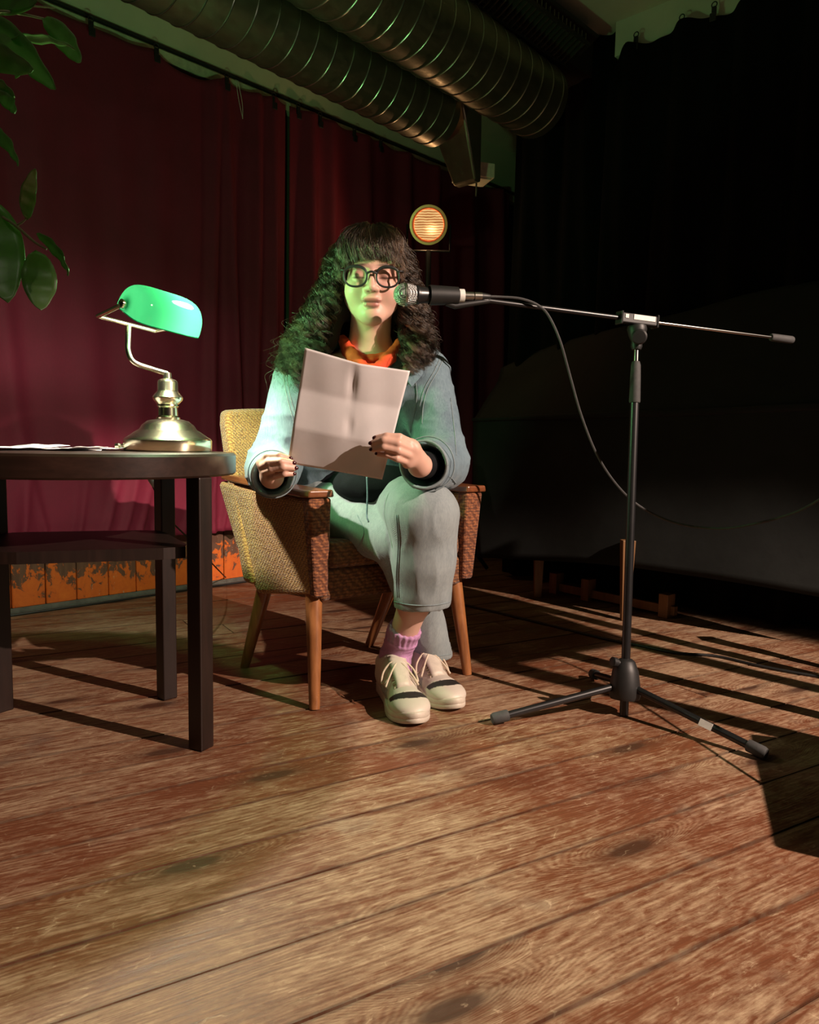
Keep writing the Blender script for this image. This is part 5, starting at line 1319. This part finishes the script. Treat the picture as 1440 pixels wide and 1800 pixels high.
    for sg in (-1, 1):
        for kk, pts in enumerate(([(0.112, 0, 0.103), (0.112, sg*0.016, 0.104), (0.120, sg*0.034, 0.084), (0.132, sg*0.040, 0.062), (0.136, sg*0.032, 0.068), (0.116, sg*0.006, 0.103)],
                    [(0.112, 0, 0.103), (0.124, sg*0.010, 0.100), (0.142, sg*0.026, 0.078), (0.152, sg*0.036, 0.058)])):
            bm = bmesh.new(); tube(bm, catmull([M @ Vector(p) for p in pts], 6), 0.0023*sc, 6); from_bm('lace', bm, 'lace_cotton', up, True)
    return up
g = G(742, 1283)
shoe(Vector((-0.054, 1.950, 0.001)), Vector((g.x-0.016, g.y+0.004, 0.001)))
g = G(806, 1256)
shoe(Vector((0.012, 2.035, 0.001)), Vector((g.x-0.006, g.y+0.006, 0.001)))

# ---- glasses
gl_ = empty('glasses', (0, 0, 0), parent=woman)
def hv(x, y, z): return Vector(hl(x, y, z))
for s in (-1, 1):
    pts = []
    for k in range(41):
        a = 2*math.pi*k/40; cx, cz = math.cos(a), math.sin(a)
        x = 0.0265*math.copysign(abs(cx)**0.85, cx); z = 0.0225*math.copysign(abs(cz)**(0.80 if cz > 0 else 0.95), cz)
        pts.append(hv(s*0.0375+x, 0.100-0.006*abs(s*0.0375+x)/0.06, -0.004+z))
    bm = bmesh.new(); rad = [0.0024+0.0014*max(0, math.sin(2*math.pi*k/40)) for k in range(41)]; tube(bm, pts, rad, 8, False); from_bm('frame', bm, 'black_plastic', gl_, True)
    bm = bmesh.new(); c = bm.verts.new(hv(s*0.0375, 0.0975, -0.004)); r_ = [bm.verts.new(p) for p in pts[:-1]]
    for k in range(40): bm.faces.new((c, r_[k], r_[(k+1) % 40]))
    from_bm('lens', bm, 'spectacle_lens', gl_, True)
    bm = bmesh.new(); tube(bm, catmull([hv(s*0.062, 0.096, 0.009), hv(s*0.071, 0.090, 0.010), hv(s*0.074, 0.06, 0.008), hv(s*0.077, 0.01, 0.002), hv(s*0.078, -0.01, -0.01)], 5), 0.0024, 8); from_bm('temple', bm, 'black_plastic', gl_, True)
bm = bmesh.new(); tube(bm, catmull([hv(-0.0125, 0.101, 0.003), hv(0, 0.104, 0.007), hv(0.0125, 0.101, 0.003)], 6), 0.0026, 8); from_bm('bridge', bm, 'black_plastic', gl_, True)

# ---- the sheet she reads
TLc, TRc, BLc, BRc, BMc = P(536, 611, 1.520), P(721, 652, 1.560), P(506, 814, 1.625), P(672, 843, 1.640), P(612, 829, 1.628)
TMc = P(632, 637, 1.545)
sheet = empty('sheet_of_paper', (0, 0, 0), 0, 'creased white sheet of paper, folded in six, held up in both hands', 'paper')
bm = bmesh.new(); NU, NV = 40, 48; gr = []
BRc = P(672, 843, 1.615)
for i in range(NU+1):
    row = []
    for j in range(NV+1):
        u, v = i/NU, j/NV
        if u < 0.5: a = TLc.lerp(TMc, u*2); b = BLc.lerp(BMc, u*2)
        else: a = TMc.lerp(TRc, u*2-1); b = BMc.lerp(BRc, u*2-1)
        p = a.lerp(b, v)
        fold = 0.0
        fold += float(np.interp(v, [0, 0.345, 0.665, 1], [0, 0.0060, -0.0060, 0])) - float(np.interp(u, [0, 0.5, 1], [0, 0.008, 0]))
        dent = 0.0045*math.exp(-((u-0.462)/0.035)**2-((v-0.20)/0.14)**2)+0.003*math.exp(-((u-0.47)/0.03)**2-((v-0.56)/0.08)**2)
        fold += 0.0012*math.sin(u*17+v*9)*math.sin(v*13)
        row.append(bm.verts.new(p+Vector((0, 1, 0.4))*(fold+dent)))
    gr.append(row)
for i in range(NU):
    for j in range(NV): bm.faces.new((gr[i][j], gr[i+1][j], gr[i+1][j+1], gr[i][j+1]))
me_o = from_bm('page', bm, 'paper_white', sheet, True); s = me_o.modifiers.new('t', 'SOLIDIFY'); s.thickness = 0.0004

# ================================================================ HAIR
def lerp_tab(z, tab):
    for (z0, a), (z1, b) in zip(tab[:-1], tab[1:]):
        if z <= z0 and z >= z1: return a+(b-a)*(z0-z)/(z0-z1)
    return tab[-1][1] if z < tab[-1][0] else tab[0][1]
# half-widths of the hair to the left and right of the head centre by height, and depth behind
LW = [(0.125, 0.01), (0.105, 0.052), (0.07, 0.090), (0.03, 0.106), (-0.02, 0.118), (-0.07, 0.150), (-0.12, 0.185), (-0.17, 0.215), (-0.21, 0.235), (-0.27, 0.23)]
RW = [(0.125, 0.01), (0.105, 0.050), (0.07, 0.078), (0.03, 0.092), (-0.02, 0.104), (-0.07, 0.122), (-0.12, 0.138), (-0.17, 0.146), (-0.21, 0.138), (-0.27, 0.10)]
BK = [(0.125, 0.02), (0.105, 0.07), (0.07, 0.115), (0.03, 0.130), (-0.02, 0.135), (-0.07, 0.14), (-0.12, 0.14), (-0.2, 0.14), (-0.27, 0.13)]
locks = []; rg = np.random.RandomState(5); pts_all = []; sizes = []; radii = []
NP = 30
def hair_path(az, el, kind, rgn):
    'az: 0 = image right, 90 = front (towards us), 180 = image left, 270 = back; returns local points'
    a = math.radians(az); ca, sa = math.cos(a), math.sin(a)
    zt = 0.036+0.082*math.sin(math.radians(el)); ro = math.cos(math.radians(el))
    r0 = np.array([0.075*ro*ca, -0.018+0.094*ro*sa, zt])
    return r0, ca, sa
def surf(ca, sa, z):
    wv = lerp_tab(z, RW) if ca > 0 else lerp_tab(z, LW); bk = lerp_tab(z, BK)
    fr = 0.085 if z > 0.0 else 0.085
    y = -0.018 + (sa*(fr if sa > 0 else bk))
    return np.array([ca*wv, y, z])
nl = 0
for L_ in range(760):
    if L_ < 120:      # fringe
        az = rg.uniform(38, 142); el = rg.uniform(48, 86); r0, ca, sa = hair_path(az, el, 'f', rg)
        x_end = np.clip((az-90)/-52.0, -1, 1)*0.072+rg.normal(0, 0.004); zend = 0.040+0.30*x_end**2*0 + rg.uniform(-0.008, 0.010) - 0.045*abs(x_end/0.072)**3
        mid = np.array([x_end*0.75, 0.058, 0.100]); m2 = np.array([x_end*0.98, 0.090-0.35*abs(x_end)**1.5*3, 0.072]); e_ = np.array([x_end*1.05+rg.normal(0, 0.003), 0.094-0.022*abs(x_end/0.072)**2, zend])
        ctrl = [r0, mid*0.5+r0*0.5+np.array([0, 0, 0.008]), mid, m2, e_]; amp = 0.0035; nchild = 26; rad = 0.00038; spread = 0.0045; wl_ = 0.045
    else:
        # sides and back
        if rg.rand() < 0.66: az = rg.choice([0, 180])+rg.normal(0, 26)
        else: az = rg.uniform(150, 390)
        az = az % 360
        if 48 < az < 132: az = 48 if az < 90 else 132
        el = rg.uniform(18, 84); r0, ca, sa = hair_path(az, el, 's', rg)
        leftside = ca < 0; depth = rg.uniform(0.74, 1.0) if rg.rand() < 0.6 else rg.uniform(0.93, 1.04)
        zend = rg.uniform(-0.28, -0.17) if leftside else rg.uniform(-0.25, -0.15)
        zs = [0.10, 0.05, 0.0, -0.06, -0.12, -0.18, zend]; zs = [z for z in zs if z < r0[2]-0.012 and z >= zend]
        if not zs or zs[-1] > zend+0.01: zs.append(zend)
        ctrl = [r0]
        up = r0*1.0; nrm = np.array([ca, sa, 0.5+0.5*math.sin(math.radians(el))]); ctrl.append(r0+nrm/np.linalg.norm(nrm)*0.014*depth)
        fwd_ = rg.uniform(0.05, 0.75)
        for z in zs:
            # lower down, hair falls forward over the chest on both sides
            k = np.clip((0.02-z)/0.2, 0, 1); ss = sa*(1-k)+k*(fwd_ if abs(sa) < 0.75 and sa > -0.6 else sa)
            cc = math.copysign(math.sqrt(max(0.05, 1-min(0.95, ss*ss))), ca) if abs(ca) > 0.25 else ca
            p = surf(cc, ss, z); p[:2] = p[:2]*(depth if z < 0.07 else 0.5+0.5*depth)
            # keep the face clear
            if z < 0.045 and p[1] > 0.015:
                lim = 0.066 if z > -0.03 else 0.060
                if abs(p[0]) < lim: p[0] = math.copysign(lim+rg.uniform(0, 0.012), ca)
            if k > 0.25 and abs(p[0]) < 0.055: p[0] = math.copysign(0.055+rg.uniform(0, 0.03), ca)
            ctrl.append(p)
        amp = rg.uniform(0.008, 0.015); nchild = 20; rad = 0.00048; spread = 0.0046; wl_ = rg.uniform(0.038, 0.062)
    lv_ = rg.uniform(0.1, 0.9)**1.4
    cpts = catmull([Vector(c) for c in ctrl], 8); cp_ = np.array([list(c) for c in cpts]); seg = np.r_[0, np.cumsum(np.linalg.norm(np.diff(cp_, axis=0), axis=1))]; Lh = seg[-1]
    t = np.linspace(0, 1, NP); g_ = np.stack([np.interp(t*Lh, seg, cp_[:, k]) for k in range(3)], 1)
    ph = rg.uniform(0, 6.28); am = amp*np.clip((t*Lh-0.03)/0.10, 0, 1)[:, None]
    w_ = 2*np.pi*t*Lh/wl_+ph
    g_ = g_+am*np.stack([np.sin(w_), 0.8*np.cos(w_), 0.35*np.sin(w_*0.5+ph)], 1)
    for c in range(nchild):
        of = rg.normal(0, 1, 3)*spread*np.array([1, 1, 0.4]); tp = np.clip(t*5, 0.35, 1)*(1-0.45*t**2)
        fz_ = rg.normal(0, 1, 3)*0.002; w2 = rg.uniform(40, 90); p = g_+of*tp[:, None]+fz_*np.sin(w2*t*Lh+rg.uniform(0, 6))[:, None]
        if rg.rand() < 0.07 and L_ >= 120: p = p+rg.normal(0, 1, 3)*np.array([1, 1, 0.4])*0.014*(t**1.5)[:, None]
        # no strand in front of the eyes and cheeks
        if L_ >= 120:
            m = (p[:, 2] < 0.035) & (p[:, 2] > -0.10) & (p[:, 1] > 0.0) & (np.abs(p[:, 0]) < 0.062); p[m, 0] = np.sign(g_[m, 0]+1e-6)*(0.062+0.2*(0.062-np.abs(p[m, 0])))
        q = np.linalg.norm((p-np.array([0, -0.018, 0.036]))/np.array([0.076, 0.094, 0.081]), axis=1); m = q < 1.0
        if m.any(): p[m] = np.array([0, -0.018, 0.036])+(p[m]-np.array([0, -0.018, 0.036]))/q[m][:, None]
        locks.append(lv_+rg.uniform(-0.12, 0.12)); pts_all.append(p); radii.append(rad*(1-0.75*t**3))
hc_lock = np.array(locks, np.float32)
P_ = np.concatenate(pts_all)@HM.T+HDn
hc = bpy.data.hair_curves.new('hair'); hc.add_curves([NP]*len(pts_all))
hc.attributes['position'].data.foreach_set('vector', P_.astype(np.float32).ravel())
ra = hc.attributes.get('radius') or hc.attributes.new('radius', 'FLOAT', 'POINT'); ra.data.foreach_set('value', np.concatenate(radii).astype(np.float32))
hc.materials.append(MATS['hair_brown'])
la_ = hc.attributes.new('lock', 'FLOAT', 'CURVE'); la_.data.foreach_set('value', hc_lock)
ho = bpy.data.objects.new('hair', hc); C.objects.link(ho); ho.parent = woman; ho['kind'] = 'stuff'
# dark mass under the strands
HH = Field()
HH.el(hl(0, -0.026, 0.040), (0.080, 0.093, 0.084), HM, 0.02)
HH.chain([hl(-0.076, -0.05, 0.03), hl(-0.098, -0.04, -0.06), hl(-0.135, -0.02, -0.14), hl(-0.165, 0.0, -0.20)], [0.030, 0.036, 0.042, 0.035], 0.04)
HH.chain([hl(0.070, -0.05, 0.03), hl(0.088, -0.04, -0.06), hl(0.105, -0.02, -0.13), hl(0.105, 0.0, -0.18)], [0.026, 0.030, 0.032, 0.022], 0.04)
HH.chain([hl(0, -0.09, 0.02), hl(0, -0.10, -0.12)], [0.05, 0.05], 0.04); HH.chain([hl(-0.07, -0.09, -0.05), hl(0.07, -0.09, -0.05)], [0.045, 0.045], 0.04)
HH.el(hl(0, 0.075, -0.03), (0.066, 0.075, 0.085), HM, 0.01, True)
field_obj('hair_mass', HH, (-0.42, 1.70, 0.70), (0.16, 2.12, 1.20), 0.005, 'hair_dark', woman, 3)
# ================================================================ JUST OUT OF THE PICTURE, RIGHT: what throws the long shadows
ht = empty('high_table', (1.30, 1.50, 0), 0, 'tall dark bar table just outside the picture on the right', 'table')
o0 = Vector((1.30, 1.50, 0)); tc_ = [Vector((1.41, 1.20, 0)), Vector((1.68, 1.37, 0)), Vector((1.38, 1.90, 0)), Vector((1.09, 1.72, 0))]
bm = bmesh.new(); prism(bm, [((p-o0).x*1.04, (p-o0).y*1.04) for p in tc_], lambda x, y: Vector((x, y, 1.02)), lambda x, y: Vector((x, y, 1.05))); bev(from_bm('tabletop', bm, 'table_top_wood', ht), 0.003)
for p in tc_:
    q = (p-o0)*0.93; bm = bmesh.new(); box(bm, (0, 0, 0.51), (0.045, 0.045, 1.02), None); o = bev(from_bm('leg', bm, 'table_wood', ht), 0.002); o.location = (q.x, q.y, 0); o.rotation_euler = (0, 0, math.radians(31))
sm = empty('stage_monitor', (1.15, 1.16, 0), math.radians(-20), 'black wedge loudspeaker on the floor just outside the picture on the right', 'loudspeaker')
bm = bmesh.new(); prism(bm, [(-0.17, 0), (0.17, 0), (0.17, 0.14), (0.02, 0.36), (-0.13, 0.36)], lambda a, b: Vector((a, -0.22, b)), lambda a, b: Vector((a, 0.22, b))); bev(from_bm('cabinet', bm, 'black_plastic', sm), 0.008)
bm = bmesh.new(); prism(bm, [(0.172, 0.15), (0.177, 0.155), (0.032, 0.355), (0.026, 0.35)], lambda a, b: Vector((a, -0.20, b)), lambda a, b: Vector((a, 0.20, b))); from_bm('grille', bm, 'black_metal', sm)
